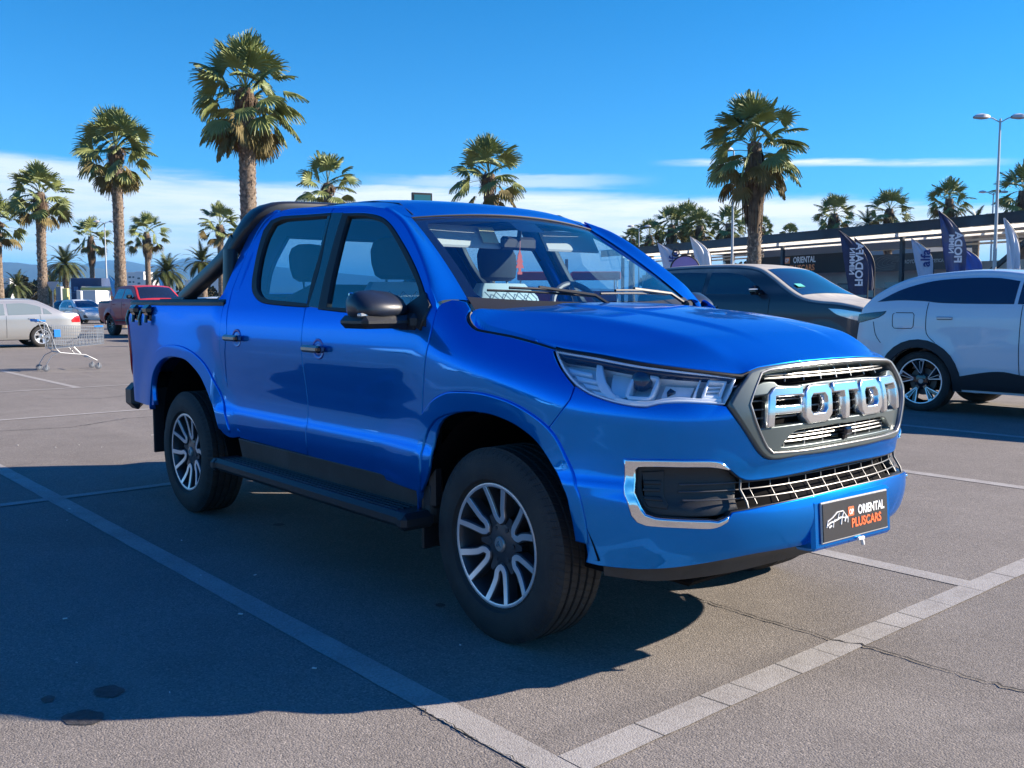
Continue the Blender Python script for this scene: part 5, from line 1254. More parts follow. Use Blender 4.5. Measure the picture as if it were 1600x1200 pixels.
# ---------------------------------------------------------------- shop canopy, walls, banners
steel=M('dark blue grey steel',(.040,.050,.065),.5,.3,.2,var=(.6,.3)); whitem=M('white painted steel',(.80,.80,.78),.5); corr=M('grey corrugated sheet',(.22,.235,.25),.6,.2)
bann=M('black banner',(.014,.013,.013),.6); bann2=M('charcoal banner',(.070,.068,.066),.6); cream=M('cream shop wall',(.55,.52,.45),.7,var=(.5,.25)); shopg=M('shop glass',(.09,.14,.18),.1,.2,.6)
A0=Vector((*spot(940,72),0)); A1=Vector((*spot(1640,39.5),0)); dA=(A1-A0); LA=dA.length; dA.normalize(); nA=Vector((dA.y,-dA.x,0))   # nA points to the camera side
if nA.dot(Vector((2.857,-3.231,0))-A0)<0: nA=-nA
ang=math.atan2(dA.y,dA.x)
def along(px,off=0.):   # distance along the canopy (or a line parallel to it) where the given bearing meets it
    c0=Vector((2.857,-3.231,0)); c=c0-nA*off; d=Vector((*spot(px,10),0))-c0; M2=Matrix(((d.x,-dA.x),(d.y,-dA.y))); r=M2.inverted()@Vector(((A0-c).x,(A0-c).y)); return r[1]
def beam(m,s0,s1,z,h,off=0,dp=.2):
    c=A0+dA*(s0+s1)/2+nA*off; m.box((c.x,c.y,z),(s1-s0,dp,h),rz=ang)
CT=empty('shop_canopy',tuple(A0),0,'long dark canopy with white beams along the shop fronts','canopy')
CT.location=(0,0,0)
m=MB(); beam(m,0,LA+12,4.82,.42,0,.14); beam(m,0,LA+12,5.06,.06,-.05,.3); m.build('fascia',steel,CT)
m=MB()
for k,(z,o) in enumerate(((4.50,.0),(4.26,-.35),(4.22,-2.8),(4.16,-4.8))): beam(m,3,LA+12,z,.18 if o>-.1 else .10,o,.012)
tl=bpy.data.materials.new('back-lit white sheet'); tl.use_nodes=True; nt=tl.node_tree; o_=nt.nodes['Material Output']
mx=node(nt,'ShaderNodeMixShader',{0:.75,1:node(nt,'ShaderNodeBsdfDiffuse',{'Color':(.85,.85,.83,1)}).outputs[0],2:node(nt,'ShaderNodeBsdfTranslucent',{'Color':(.92,.90,.86,1)}).outputs[0]}); nt.links.new(mx.outputs[0],o_.inputs[0])
m.build('white_beams',tl,CT)
m=MB(); c=A0+dA*(LA+12)/2-nA*7.9; m.box((c.x,c.y,4.98),(LA+12,12,.10),rz=ang); m.build('canopy_roof',steel,CT)
for s in [along(1222,-.3)+8.5*q for q in range(-3,5)]:
    m=MB(); c=A0+dA*s-nA*.3; m.box((c.x,c.y,2.35),(.18,.18,4.7),rz=ang); m.build('post',steel,CT)
m=MB()
for s in np.arange(along(1440),LA+8,1.05): c=A0+dA*s-nA*4.2; m.box((c.x,c.y,4.60),(.12,7.5,.10),rz=ang)
m.build('roof_slats',whitem,CT)
m=MB(); c=A0+dA*along(1500)-nA*2; a=c+Vector((0,0,2.7)); b_=c+dA*2.6+Vector((0,0,4.6)); m.tube([a,b_],.13,4); m.build('brace',steel,CT)
# the shop block behind
SB=empty('shop_building',(0,0,0),0,'low shop block with grey sheet upper wall under the canopy','building')
s0,s1=along(1195,-2.4),along(1470,-2.4)
m=MB(); c=A0+dA*(s0+s1)/2-nA*2.4; m.box((c.x,c.y,4.45),(s1-s0,.2,.95),rz=ang)
for k in range(9): m.box((c.x+nA.x*.11,c.y+nA.y*.11,4.02+k*.10),(s1-s0,.03,.05),rz=ang)
m.build('sheet_wall',corr,SB)
m=MB(); c=A0+dA*(s0-8+LA+10)/2-nA*3.2; m.box((c.x,c.y,1.6),(LA+10-s0+8,.2,3.2),rz=ang); m.build('wall',cream,SB)
for k,px in enumerate((1205,1250,1290,1320,1378,1395,1425,1450)):
    s=along(px,-3.05); c=A0+dA*s-nA*3.05; m=MB(); m.box((c.x,c.y,1.35),(1.1,.06,1.9 if k%2 else 1.3),rz=ang); m.build('window',shopg,SB)
m=MB(); m2=None
# banners
def banner(name,pxa,pxb,z,h,mat,label,off=-1.6):
    a,b=along(pxa,off),along(pxb,off); c=A0+dA*(a+b)/2+nA*off; m=MB(); m.box((c.x,c.y,z),(b-a,.06,h),rz=ang); o=m.build(name,mat); tag(o,label,'banner'); return o,c
o,c=banner('shop_banner',1166,1352,3.40,1.05,bann,'black banner with white and orange dealer lettering under the canopy')
ori=dA if dA.dot(_rh.to_3d())>0 else -dA
cc=A0+dA*along(1252,-1.56)-nA*1.56
wtm=M('banner white',(.85,.85,.83),.6); orm=M('banner orange',(.95,.30,.10),.6)
text('lettering','ORIENTAL',.48,wtm,o,cc+ori*.18+Vector((0,0,3.50)),ori,(0,0,1),bold=.012,sx=.80)
text('lettering','PLUSCARS',.48,orm,o,cc+Vector((0,0,3.04)),ori,(0,0,1),bold=.012,sx=.92)
m=MB(); q=cc-ori*1.22+Vector((0,0,3.66)); m.box(tuple(q),(.44,.02,.36),rz=ang); m.build('badge',orm,o)
text('lettering','OP',.30,wtm,o,q+nA*.02-Vector((0,0,.10)),ori,(0,0,1),bold=.01,sx=.8)
o,c=banner('shop_banner',1352,1500,3.26,.86,bann2,'charcoal banner with pale wave emblem behind the small letter flag')
cc=A0+dA*along(1396,-1.56)-nA*1.56
for k in range(5):
    m=MB(); r=.12+.13*k; m.tube([cc+ori*(.9*r*math.cos(t)*1.7+.05*math.sin(3*t)-.1*k)+Vector((0,0,3.26+r*.55*math.sin(t))) for t in np.linspace(.2,5.2,26)],.012,4); m.build('wave_emblem',M('emblem grey',(.22,.21,.20),.6) if k==0 else bpy.data.materials['emblem grey'],o)
text('lettering','ARROYO MA',.26,M('banner pale',(.45,.44,.42),.6),o,A0+dA*along(1421,-1.56)-nA*1.56+Vector((0,0,3.18)),ori,(0,0,1),bold=.006,sx=.9)
text('lettering','ESTETICA',.22,bpy.data.materials['banner pale'],o,A0+dA*along(1461,-1.56)-nA*1.56+Vector((0,0,3.18)),ori,(0,0,1),bold=.006,sx=.9)
grn=M('pale green sign',(.25,.42,.36),.6); blu=M('sky blue sign',(.05,.35,.62),.6)
o,c=banner('shop_sign',1004,1036,2.75,.9,grn,'pale green shop sign behind the first pale letter flag'); 
text('lettering','AUTO',.5,M('sign teal',(.10,.55,.45),.6),o,c+nA*.05+Vector((0,0,-.15)),ori,(0,0,1),bold=.01)
o,c=banner('shop_sign',1036,1062,2.8,1.1,M('pale sign board',(.35,.42,.46),.6),'pale grey board behind the purple round banner')
o,c=banner('shop_sign',1064,1090,3.0,.8,blu,'small sky blue shop sign between the two pale flags')
text('lettering','ESTA',.48,wtm,o,c+nA*.05+Vector((0,0,-.15)),ori,(0,0,1),bold=.01)
x,y=spot(1120,56); m=MB(); m.box((x,y,2.6),(2.6,1.6,.5),rz=ang,bev=.1); [m.tube([(x+a,y+b,0),(x+a,y+b,2.4)],.05,6) for a,b in ((-1,-.5),(1,.5),(-.6,.6),(.7,-.6))]; m.box((x,y,1.8),(2.2,1.4,.5),rz=ang); tag(m.build('market_kiosk',cream),'cream roofed kiosk seen left of the big palm trunk','kiosk')
x,y=spot(1436,150); VR=empty('vaulted_hall',(x,y,0),math.atan2(_rh.y,_rh.x)+.3,'grey vaulted metal roof between two shaggy palms','building')
m=MB(); rows=[]
for yy in np.linspace(-6,6,13): rows.append([(3.4*1.6*math.cos(t),yy,9.2+3.4*math.sin(t)+(.12 if int(yy)%2 else 0)) for t in np.linspace(0,math.pi,15)])
m.grid(rows); m.build('roof',corr,VR); m=MB(); m.box((0,0,4.6),(10.8,12,9.2)); m.build('wall',M('grey hall wall',(.25,.26,.27),.8),VR)
# red market booths seen through the pickup's cabin
for k,(px,lab) in enumerate(((846,'red stall seen through the windscreen, left of the steering wheel'),(930,'red stall seen through the windscreen, right of the steering wheel'))):
    x,y=spot(px,60); T=empty('market_stall',(x,y,0),math.atan2(_rh.y,_rh.x),lab,'stall','red stalls')
    m=MB(); m.box((0,0,2.9),(3.0,2,.5),bev=.05); m.box((0,0,1.6),(2.6,1.6,.7)); m.build('canopy',M('stall red',(.50,.06,.05),.6) if k==0 else bpy.data.materials['stall red'],T); m=MB(); [m.tube([(a,b,0),(a,b,2.8)],.05,6) for a in (-1.3,1.3) for b in (-.8,.8)]; m.build('frame',whitem,T)
# ---------------------------------------------------------------- feather flags
def flag(px,D,ytop,ybot,wd,colr,label,txt=None,tcol=None,mirr=False,txt2=None,ts=.5,group='feather flags of the car dealers',rot=0.,fold=.03,seed=0):
    x,y=spot(px,D); z1=zat(ytop,D); z0=max(.35,zat(ybot,D)); T=empty('feather_flag',(x,y,0),math.atan2(_rh.y,_rh.x)+rot,label,'flag',group); H=z1-z0
    rs=random.Random(seed); m=MB(); m.tube([(0,0,0),(0,0,z0),(.01,0,z0+H*.6),(.00,0,z1-.12)],[.03,.022,.016,.01],6) if False else None
    def edge(t): # curved mast side (right) and straight free side (left)
        r=wd*(1-max(0,(t-.35)/.65)**2.4); return r
    mast=[(wd,0,0)]+[(edge(t),0,z0+H*t) for t in np.linspace(0,1,14)]
    m.tube(mast,[.03]+[.022-.012*i/13 for i in range(14)],6); m.box((wd,0,.04),(.7,.5,.06)); m.build('mast',blackp,T)
    m=MB(); rows=[]
    for i,t in enumerate(np.linspace(0,.995,26)):
        r=edge(t); l=-.02+.10*math.sin(t*2.)*wd if t<.96 else 0
        l=wd*(.42*(1-t)); l=min(l,r-.01)
        rows.append([(l+(r-l)*u,fold*math.sin(u*9+t*5+seed)*(1-.5*t)+fold*.6*math.sin(u*17+seed),z0+H*t) for u in np.linspace(0,1,15)])
    m.grid(rows); F=m.build('cloth',colr,T)
    if txt:
        X=Vector((0,0,1)); Y=Vector((-1,0,0))
        if mirr: X=Vector((0,0,1)); Y=Vector((1,0,0))
        text('lettering',txt,ts,tcol,F,Vector((wd*.80,-fold*1.6-.02,z0+H*.56)) if not mirr else Vector((wd*.56,-fold*1.6-.02,z0+H*.47)),X,Y,bold=.010,sx=1.)
        if txt2: text('lettering',txt2,ts*.7,tcol,F,Vector((wd*.36,-fold*1.6-.02,z0+H*.52)),X,Y,bold=.006)
    return T
palef=M('pale flag cloth',(.55,.58,.68),.8); navyf=M('navy flag cloth',(.030,.045,.110),.7,var=(2,.4)); bluef=M('blue flag cloth',(.04,.10,.38),.7); whitef=M('white flag cloth',(.75,.76,.80),.8); skyf=M('light blue flag cloth',(.12,.42,.72),.7)
navt=M('navy print',(.02,.04,.20),.6); whp=M('white print',(.72,.74,.78),.6)
flag(1026,40,379,440,1.05,palef,'pale flag with navy letters, the left one above the dark four wheel drive','alfa',navt,ts=.50)
flag(1077,42,370,430,.95,whitef,'wrinkled white and blue flag left of the big palm trunk',seed=2,fold=.07)
F=flag(1308,30,361,462,.95,navyf,'navy flag with white mirrored letters between the dark and the white car','FIODAFA',whp,True,'NIMMIN',.33)
flag(1332,31,372,455,.70,navyf,'plain navy flag just behind the lettered navy flag',seed=4)
flag(1420,40,373,445,1.0,palef,'pale flag with navy letters above the roof of the white car','alfa',navt,ts=.55,seed=5)
flag(1461,28,330,440,.85,M('sheer navy cloth',(.10,.12,.17),.5,var=(1.2,.9,(.03,.07,.26))),'tall sheer navy flag over the roof of the white car','FIODA',whp,True,'NIMM',.30,fold=.06,seed=6)
flag(1494,31,386,440,.8,bluef,'short plain blue flag right of the tall sheer one',seed=7)
flag(1564,35,342,430,.62,whitef,'rumpled white flag beside the tall lamp post',seed=8,fold=.08)
flag(171,75,428,470,.9,skyf,'light blue flag between palm trunks behind the red pickup',seed=9,group='light blue flags on the left')
flag(249,75,431,470,.5,skyf,'narrow light blue flag right of the red pickup roof',seed=10,group='light blue flags on the left')
x,y=spot(1066,36); T=empty('popup_banner',(x,y,0),math.atan2(_rh.y,_rh.x),'round purple banner with dark hoop edge between the pale flags','banner')
zc=zat(422,36); m=MB(); m.tube([(.55*math.cos(t)+.1,0,zc+.52*math.sin(t)) for t in np.linspace(0,2*math.pi,31)[:-1]],.03,6,closed=True); m.tube([(-.25+.12*math.cos(t),0,zc+.62+.12*math.sin(t)) for t in np.linspace(0,2*math.pi,17)[:-1]],.03,5,closed=True); m.tube([(0.1,0,0),(.1,0,zc-.5)],.03,6); m.build('hoop',blackp,T)
m=MB(); m.lathe([(.001,.004),(.54,.004),(.54,-.004),(.001,-.004)],(.1,0,zc),'Y',30); m.build('cloth',M('purple cloth',(.38,.26,.52),.8),T)
# ---------------------------------------------------------------- road sign showing over the roof
x,y=spot(661,30); T=empty('sign_board',(x,y,0),math.atan2(_rh.y,_rh.x)+.45,'dark framed teal sign board peeping over the blue roof','sign')
m=MB(); m.tube([(0,0,0),(0,0,4.0)],.06,8); m.build('post',polem,T); m=MB(); m.box((0,0,4.22),(.66,.10,.95),bev=.01); m.build('frame',blackp,T); m=MB(); m.box((0,-.055,4.22),(.54,.01,.82)); m.build('panel',M('teal panel',(.02,.12,.15),.3),T)
# ---------------------------------------------------------------- left background buildings
def block(px0,px1,D,yt,mat,label,dep=6,cat='building',name='building',wins=None,wm=None,y0=None):
    xa,ya=spot((px0+px1)/2,D); H=zat(yt,D); W=(px1-px0)*D/1492; T=empty(name,(xa,ya,0),math.atan2(_rh.y,_rh.x),label,cat); zb=0 if y0 is None else zat(y0,D)
    m=MB(); m.box((0,dep/2,(H+zb)/2),(W,dep,H-zb),bev=.02); m.build('wall',mat,T)
    if wins:
        for (u,v,w_,h) in wins:
            m=MB(); m.box(((u-.5)*W,-.03,v*H),(w_*W,.08,h*H)); m.build('window',wm,T)
    return T,W,H
hoard=M('blue hoarding',(.045,.075,.16),.6,var=(.4,.3)); palb=M('faded print',(.16,.22,.36),.6); whb=M('white building wall',(.62,.62,.60),.8); dwin=M('dark windows',(.06,.08,.10),.2,coat=.5)
T,W,H=block(112,160,88,433,hoard,'blue hoarding with faded pictograms behind the white hatchback',3,'hoarding','hoarding')
m=MB(); 
for u in (-.36,-.30,-.02,.27): m.box((u*W,-.05,H*.72),(.22,.04,.42))
m.box((-.2*W,-.05,H*.62),(.5*W,.03,.05)); m.build('faded_print',palb,T)
m=MB(); m.box((-.1*W,-.06,H*.30),(.7*W,.05,H*.32)); m.build('panel',M('dark blue panel',(.02,.03,.09),.6),T)
block(120,150,80,452,whb,'white and blue shed in front of the blue hoarding',3,name='shed')
T,W,H=block(128,182,84,446,M('cream kiosk wall',(.66,.62,.50),.7),'low kiosk with orange and pink stripes left of the red pickup',4,'kiosk','kiosk')
for z,h,cn,cc in ((.62,.14,'orange stripe',(.70,.25,.08)),(.80,.12,'pink stripe',(.62,.20,.22)),(.92,.08,'yellow stripe',(.70,.55,.15))): m=MB(); m.box((0,-.05,H*z),(W*1.01,.08,H*h)); m.build('stripe',M(cn,cc,.6),T)
block(98,106,70,449,M('yellow sign',(.70,.62,.22),.6),'plain yellow panel left of the blue hoarding',.3,'sign','advert_board')
block(88,96,72,446,M('grey panel',(.30,.31,.32),.6),'grey ribbed panel left of the yellow one',.5,'sign','advert_board')
T,W,H=block(124,127,70,453,whb,'narrow white post standing before the blue hoarding',.3,'post','post')
T,W,H=block(200,214,420,424,whb,'white tower block left of the fan palm with skirt',12,wins=[(.3,.85,.3,.05),(.7,.85,.2,.05),(.3,.7,.3,.05),(.7,.7,.2,.05),(.5,.55,.6,.05)],wm=dwin)
block(213,226,380,423,whb,'white slab block with slanting side beside the tower',10,wins=[(.4,.8,.3,.05),(.4,.65,.3,.05)],wm=dwin)
block(226,240,360,436,whb,'low white building right of the slab block',10,wins=[(.5,.7,.6,.1)],wm=dwin)
block(-10,17,420,433,whb,'long low white building at the left edge under the hills',12,wins=[(.5,.8,.8,.04)],wm=dwin)
block(290,345,300,436,whb,'white building low behind the black hoop',12,wins=[(.3,.8,.2,.06),(.6,.8,.2,.06)],wm=dwin)
# give-way sign seen behind the sedan
x,y=spot(83,60); T=empty('give_way_sign',(x,y,0),math.atan2(_rh.y,_rh.x),'triangular pale sign seen from behind, by the fan palm trunk','sign')
m=MB(); m.tube([(0,0,0),(0,0,2.2)],.04,6); m.build('post',polem,T); m=MB(); z=zat(451,60); m.add([(-.38,0,z+.5),(.38,0,z+.5),(0,0,z-.2),(-.38,.03,z+.5),(.38,.03,z+.5),(0,.03,z-.2)],[(0,2,1),(3,4,5),(0,1,4,3),(1,2,5,4),(2,0,3,5)]); m.build('plate',M('sign back grey',(.42,.42,.45),.5),T)
# ================================================================ other vehicles
def prof_smooth(pts,corner=45,step=.06):
    out=[];ids=[]
    P=[(p[0],p[1]) for p in pts]
    q=smooth_poly(P,corner,step,False)
    # nearest original segment for every sample
    for s in q:
        best=0;bd=1e9
        for i in range(len(P)-1):
            a=np.array(P[i]);b=np.array(P[i+1]);t=np.clip(np.dot(s-a,b-a)/max(1e-9,np.dot(b-a,b-a)),0,1);d=np.linalg.norm(a+(b-a)*t-s)
            if d<bd-1e-9: bd=d;best=i
        ids.append(best)
    return q,ids
darkw=M('dark car glass',(.010,.014,.020),.04,.0,1.,spec=.8); palew=M('pale car glass',(.16,.20,.21),.06,0,1.)
lampw=M('car headlamp',(.62,.64,.66),.12,.5,1.); lampr=M('car tail lamp',(.45,.012,.015),.15,coat=1.); gapm=M('shut line',(.01,.01,.012),.8); silverp=M('plain silver trim',(.5,.5,.5),.3,.8)
def car(label,cat,group,loc,rz,paint,prof,WT,axles,rw,bot,sidewins,gw,glass_ids=(),lower=None,xend=None,rc=.055,bulge=.05,lamps=(),lines=(),handles=(),spokes='V',archr=None,clad=None,wy=None,mir=None,name='car',ends=(.30,.30),black_ids=(),detail=1.,wheelkw=None,inset_glass=.80,arch_fl=.0,fascia=None):
    """x forward, right side y<0, origin on the ground under the rear axle"""
    T=empty(name,(loc[0],loc[1],0),rz,label,cat,group)
    q,ids=prof_smooth(prof); xf=max(p[0] for p in prof); xr=min(p[0] for p in prof)
    ar=archr or rw+.055
    def wid(x,z):
        w_=lerp_tab(WT,z); 
        for d,e in ((xf-x,ends[0]),(x-xr,ends[1])):
            if d<.75: w_-=e*((.75-max(0,d))/.75)**2.6*.55
        for ax in axles:
            r=math.hypot(x-ax,z-rw); w_+=arch_fl*sst(ar+.22,ar-.02,r)
        return w_
    def SS(a,z): return np.array([a,-wid(a,z),z])
    # side outline: profile pulled in by the corner radius, arches cut below
    q=[np.array(p) for p in q]; n=len(q); nr=[]
    for i in range(n):
        t=q[min(n-1,i+1)]-q[max(0,i-1)]; t/=np.linalg.norm(t)+1e-9; nr.append(np.array([t[1],-t[0]]))
    # orientation: profile runs front-bottom, over the top, to rear-bottom; outward normal
    cen=np.mean(q,0)
    if np.dot(nr[n//2],q[n//2]-cen)<0: nr=[-v for v in nr]
    inn=[p-v*rc for p,v in zip(q,nr)]
    base=[]
    zb=bot
    pts=[(inn[-1][0],zb)]
    for ax in sorted(axles):
        dz=max(0,(rw-zb)); h=math.sqrt(max(.01,ar*ar-dz*dz)); a0=math.asin(-dz/ar)
        pts+=[(ax+ar*math.cos(t),rw+ar*math.sin(t)) for t in np.linspace(math.pi-a0,a0,15)]
    pts+=[(inn[0][0],zb)]
    outl=[tuple(p) for p in inn[::1]]   # front -> top -> rear
    full=outl+pts
    B=empty('body'); 
    bpy.data.objects.remove(B)
    m=MB(); rows=[]
    for i in range(n):
        x,z=q[i]; w_=wid(inn[i][0],inn[i][1]); row=[]
        nz=abs(nr[i][0]); bl=bulge*(.55+1.6*nz*nz)
        ys=[]
        for t in np.linspace(-1,1,13): ys.append((t*(w_-rc),bl*(1-abs(t)**2.2)+rc))
        arc=[(w_-rc+rc*math.sin(f),rc*math.cos(f)) for f in (R(22),R(45),R(68),R(90))]
        L=[(-y,o) for y,o in arc[::-1]]+ys+arc
        for y,o in L:
            p=inn[i]+nr[i]*o; row.append((p[0],y,p[1]))
        rows.append(row)
    mats=[paint,glassmat_solid if False else gw,blackp]
    k=len(rows[0]); ncol=k
    for r_ in rows: m.v+=[tuple(map(float,v)) for v in r_]
    for i in range(n-1):
        for j in range(k-1):
            m.f.append((i*k+j,i*k+j+1,(i+1)*k+j+1,(i+1)*k+j)); 
            mi=0
            if ids[i] in black_ids: mi=2
            m.m.append(mi)
    # check the winding: top faces must look up
    mid=m.f[(n//2)*(k-1)+k//2]; a,b,c=[Vector(m.v[t]) for t in mid[:3]]; nn=(b-a).cross(c-a); 
    if nn.dot(Vector((nr[n//2][0],0,nr[n//2][1])))<0: m.f=[f[::-1] for f in m.f]
    bo=m.build('body',mats,T,auto=45)
    # screens: glass laid 4 mm proud of the shell
    for gi,gid in enumerate(glass_ids):
        idx=[i for i in range(n) if ids[i]==gid]
        if len(idx)<3: continue
        i0,i1=idx[0],idx[-1]; m=MB(); rws=[]
        for i in range(i0,i1+1):
            w_=wid(inn[i][0],inn[i][1]); bl=bulge*(.55+1.6*nr[i][0]**2); row=[]
            for t in np.linspace(-1,1,15):
                tt=t*(inset_glass+.14); p=inn[i]+nr[i]*(bl*(1-abs(tt)**2.2)+rc+.005); row.append((p[0],tt*(w_-rc),p[1]))
            rws.append(row)
        m.grid(rws); o=m.build('windscreen',gw,T,auto=60)
        f=o.data.polygons[len(o.data.polygons)//2]
        if f.normal.dot(Vector((nr[(i0+i1)//2][0],0,nr[(i0+i1)//2][1])))<0: o.data.flip_normals()
    for mr in (False,True):
        s=1 if mr else -1
        panel('side_panel',SS,full,paint,bo,mir=mr,h=.07/detail,depth=.04,bev=.0,corner=30,sm=False)
        for k_,wp in enumerate(sidewins): panel('side_window',SS,wp,gw,T,mir=mr,off=.005,depth=.006,bev=.002,h=.07,corner=50)
        for lp,mt,nm in lamps: panel(nm,SS,lp,mt,T,mir=mr,off=.008,depth=.03,bev=.006,h=.05,corner=40)
        if lines:
            for ln in lines:
                ln=smooth_poly(ln,50,.06,False); m=MB(); m.tube([SS(a,z)+np.array([0,-.001,0]) for a,z in ln],.0045,4)
                if mr: m.v=[(v[0],-v[1],v[2]) for v in m.v]
                m.build('shut_line',gapm,bo)
        for hx,hz in handles:
            y=wid(hx,hz); m=MB(); m.box((hx,s*(y+.012),hz),(.19,.022,.034),bev=.01); m.build('door_handle',paint if not clad else silverp,T)
        if clad:
            for ax in axles:
                pl=[(ax+(ar+.092)*math.cos(t),rw+(ar+.092)*math.sin(t)) for t in np.linspace(R(190),R(-10),17)]+[(ax+(ar-.006)*math.cos(t),rw+(ar-.006)*math.sin(t)) for t in np.linspace(R(-12),R(192),17)]
                panel('arch_cladding',SS,pl,clad,T,mir=mr,off=.014,depth=.03,bev=.005,h=.06,sm=False)
            for cp in (lower or []): panel('sill_cladding',SS,cp,clad,T,mir=mr,off=.012,depth=.03,bev=.005,h=.07,corner=30)
        if mir: 
            mx,mz,ml=mir; m=MB(); y=wid(mx,mz); m.box((mx,s*(y+.13),mz+.03),(.13,.22,.15),bev=.045); m.box((mx+.02,s*(y+.03),mz-.03),(.08,.10,.05),bev=.015); m.build('door_mirror',ml,T)
        for ax in axles:
            m=MB(); rws=[]
            for t in np.linspace(R(-20),R(200),19): rws.append([(ax+(ar-.004)*math.cos(t),s*yy,max(bot,rw+(ar-.004)*math.sin(t))) for yy in (.45,.6,lerp_tab(WT,rw)-.03)])
            m.grid(rws); m.build('arch_liner',void,T)
    m=MB(); m.box(((xf+xr)/2,0,bot+.06),(xf-xr-.25,1.3,.16)); m.build('underbody',void,T)
    wl=wy or (lerp_tab(WT,rw)-.115)
    kw=dict(Rt=rw,Rr=rw*.62,wd_=.22); kw.update(wheelkw or {})
    W0=make_wheel(T,(axles[0],-wl,rw),-1,spokes=spokes,**kw)
    for ax,sg in ((axles[0],1),(axles[1],-1),(axles[1],1)): copy_wheel(W0,T,(ax,sg*wl,rw),0 if sg<0 else math.pi)
    return T,SS,wid
def faceplate(T,x,y,z,w_,h,mat,name,dx=.03,bev=.01):
    m=MB(); m.box((x,y,z),(dx,w_,h),bev=bev); return m.build(name,mat,T)
# ---- white crossover on the right (rear axle under the origin)
whp_=carpaint('pearl white paint',(.66,.68,.70),.0,.35,False); clad=M('matt black cladding',(.016,.018,.022),.6,bump=(200,.1))
WTs=[(.25,.84),(.40,.90),(.60,.935),(.75,.935),(.95,.93),(1.12,.925),(1.24,.905),(1.32,.87),(1.45,.80),(1.60,.70),(1.68,.62)]
ps=[(3.68,.30),(3.74,.55),(3.70,.80),(3.58,.96),(3.0,1.06),(2.35,1.14),(1.55,1.52),(1.25,1.62),(.75,1.69),(.25,1.685),(-.25,1.62),(-.62,1.44),(-.78,1.30),(-.84,1.22),(-.87,1.10),(-.92,.70),(-.86,.42),(-.80,.30)]
T,SS,wd_=car('white fastback crossover with black wheel arches at the right edge','car','cars parked facing right',(-2.73,8.93),0,whp_,ps,WTs,(0,2.73),.365,.27,
    [[(-.60,1.325),(-.30,1.345),(.02,1.335),(.20,1.315),(.50,1.305),(1.06,1.30),(1.06,1.56),(.80,1.60),(.45,1.605),(.05,1.575),(-.30,1.48)],[(1.10,1.30),(2.10,1.27),(1.62,1.46),(1.35,1.545),(1.10,1.56)]],darkw,
    glass_ids=(5,10),lower=[[(.42,.30),(.42,.44),(.80,.52),(1.0,.535),(1.25,.50),(2.30,.49),(2.30,.30)],[(-.82,.30),(-.88,.46),(-.55,.48),(-.46,.30)]],rc=.06,
    lamps=(([(-.875,1.17),(-.70,1.19),(-.44,1.215),(-.46,1.18),(-.55,1.13),(-.72,1.09),(-.89,1.05)],M('smoked tail lamp',(.03,.03,.035),.12,coat=1.),'tail_lamp'),),
    lines=([(.08,1.32),(.075,1.15),(.09,.95),(.20,.84)],[(1.16,1.29),(1.15,.80),(1.18,.32)],[(-.33,1.19),(-.35,1.17),(-.345,1.03),(-.32,1.005),(-.10,1.005),(-.08,1.03),(-.075,1.17),(-.095,1.195),(-.31,1.195)],[(-.62,1.08),(-.58,.92),(-.50,.82)]),
    handles=((.30,1.135),(1.40,1.12)),clad=clad,mir=(1.95,1.28,whp_),arch_fl=.012,ends=(.45,.30),detail=1.6,spokes='V',wheelkw=dict(Rr=.265,wd_=.23,dark=blackg,bright=alum,spin=R(20)))
# ---- dark four wheel drive behind it
dkp=carpaint('dusty dark blue paint',(.022,.030,.045),.3,.3,False,dust=((.48,.46,.42),.95),coat=.35)
WTd=[(.35,.86),(.55,.93),(.8,.95),(1.1,.95),(1.3,.93),(1.42,.90),(1.6,.83),(1.8,.76),(1.95,.68)]
pd=[(3.80,.42),(3.88,.70),(3.82,1.05),(3.66,1.20),(3.2,1.31),(2.45,1.41),(1.62,1.86),(1.25,1.945),(.6,1.975),(-.4,1.965),(-.95,1.91),(-1.08,1.80),(-1.15,1.40),(-1.2,.80),(-1.15,.45)]
T,SS,wd_=car('dark dusty four wheel drive behind the blue bonnet','car','cars parked facing right',(-8.28,11.2),0,dkp,pd,WTd,(0,2.85),.39,.40,
    [[(-.85,1.46),(.42,1.455),(.44,1.83),(-.05,1.85),(-.72,1.84),(-.82,1.70)],[(.52,1.455),(1.80,1.44),(1.52,1.62),(1.25,1.76),(.95,1.82),(.54,1.835)]],darkw,
    glass_ids=(5,11),rc=.07,lamps=(([(2.95,1.225),(3.15,1.215),(3.45,1.175),(3.72,1.13),(3.72,1.03),(3.50,1.03),(3.30,1.07),(3.10,1.13)],lampw,'headlight'),([(-1.12,1.35),(-.95,1.35),(-.97,1.0),(-1.14,1.0)],lampr,'tail_lamp')),
    lines=([(.48,1.44),(.47,1.0),(.45,.5)],[(1.86,1.40),(1.84,1.0),(1.8,.5)]),handles=((-.35,1.25),(.72,1.24)),mir=(1.62,1.49,blackg),arch_fl=.02,ends=(.30,.2),detail=1.3,wheelkw=dict(dark=alud,bright=alum))
for y in (-.93,.93):
    pass
m=MB(); m.tube([(1.62,-1.16,1.53),(1.70,-1.03,1.535)],.012,6); m.build('mirror_repeater',whp,T)
m=MB(); T_=Matrix.Translation((2.16,-.52,1.60))@Matrix.Rotation(R(29),4,'Y'); m.box((.0,0,0),(.10,.20,.004),T=T_); m.build('screen_sticker',M('turquoise sticker',(.10,.50,.42),.5),T)
faceplate(T,3.86,0,.95,1.1,.22,blackp,'grille',.06); faceplate(T,3.89,0,.62,.5,.13,M('plate white',(.7,.7,.68),.5),'licence_plate',.03,.004)
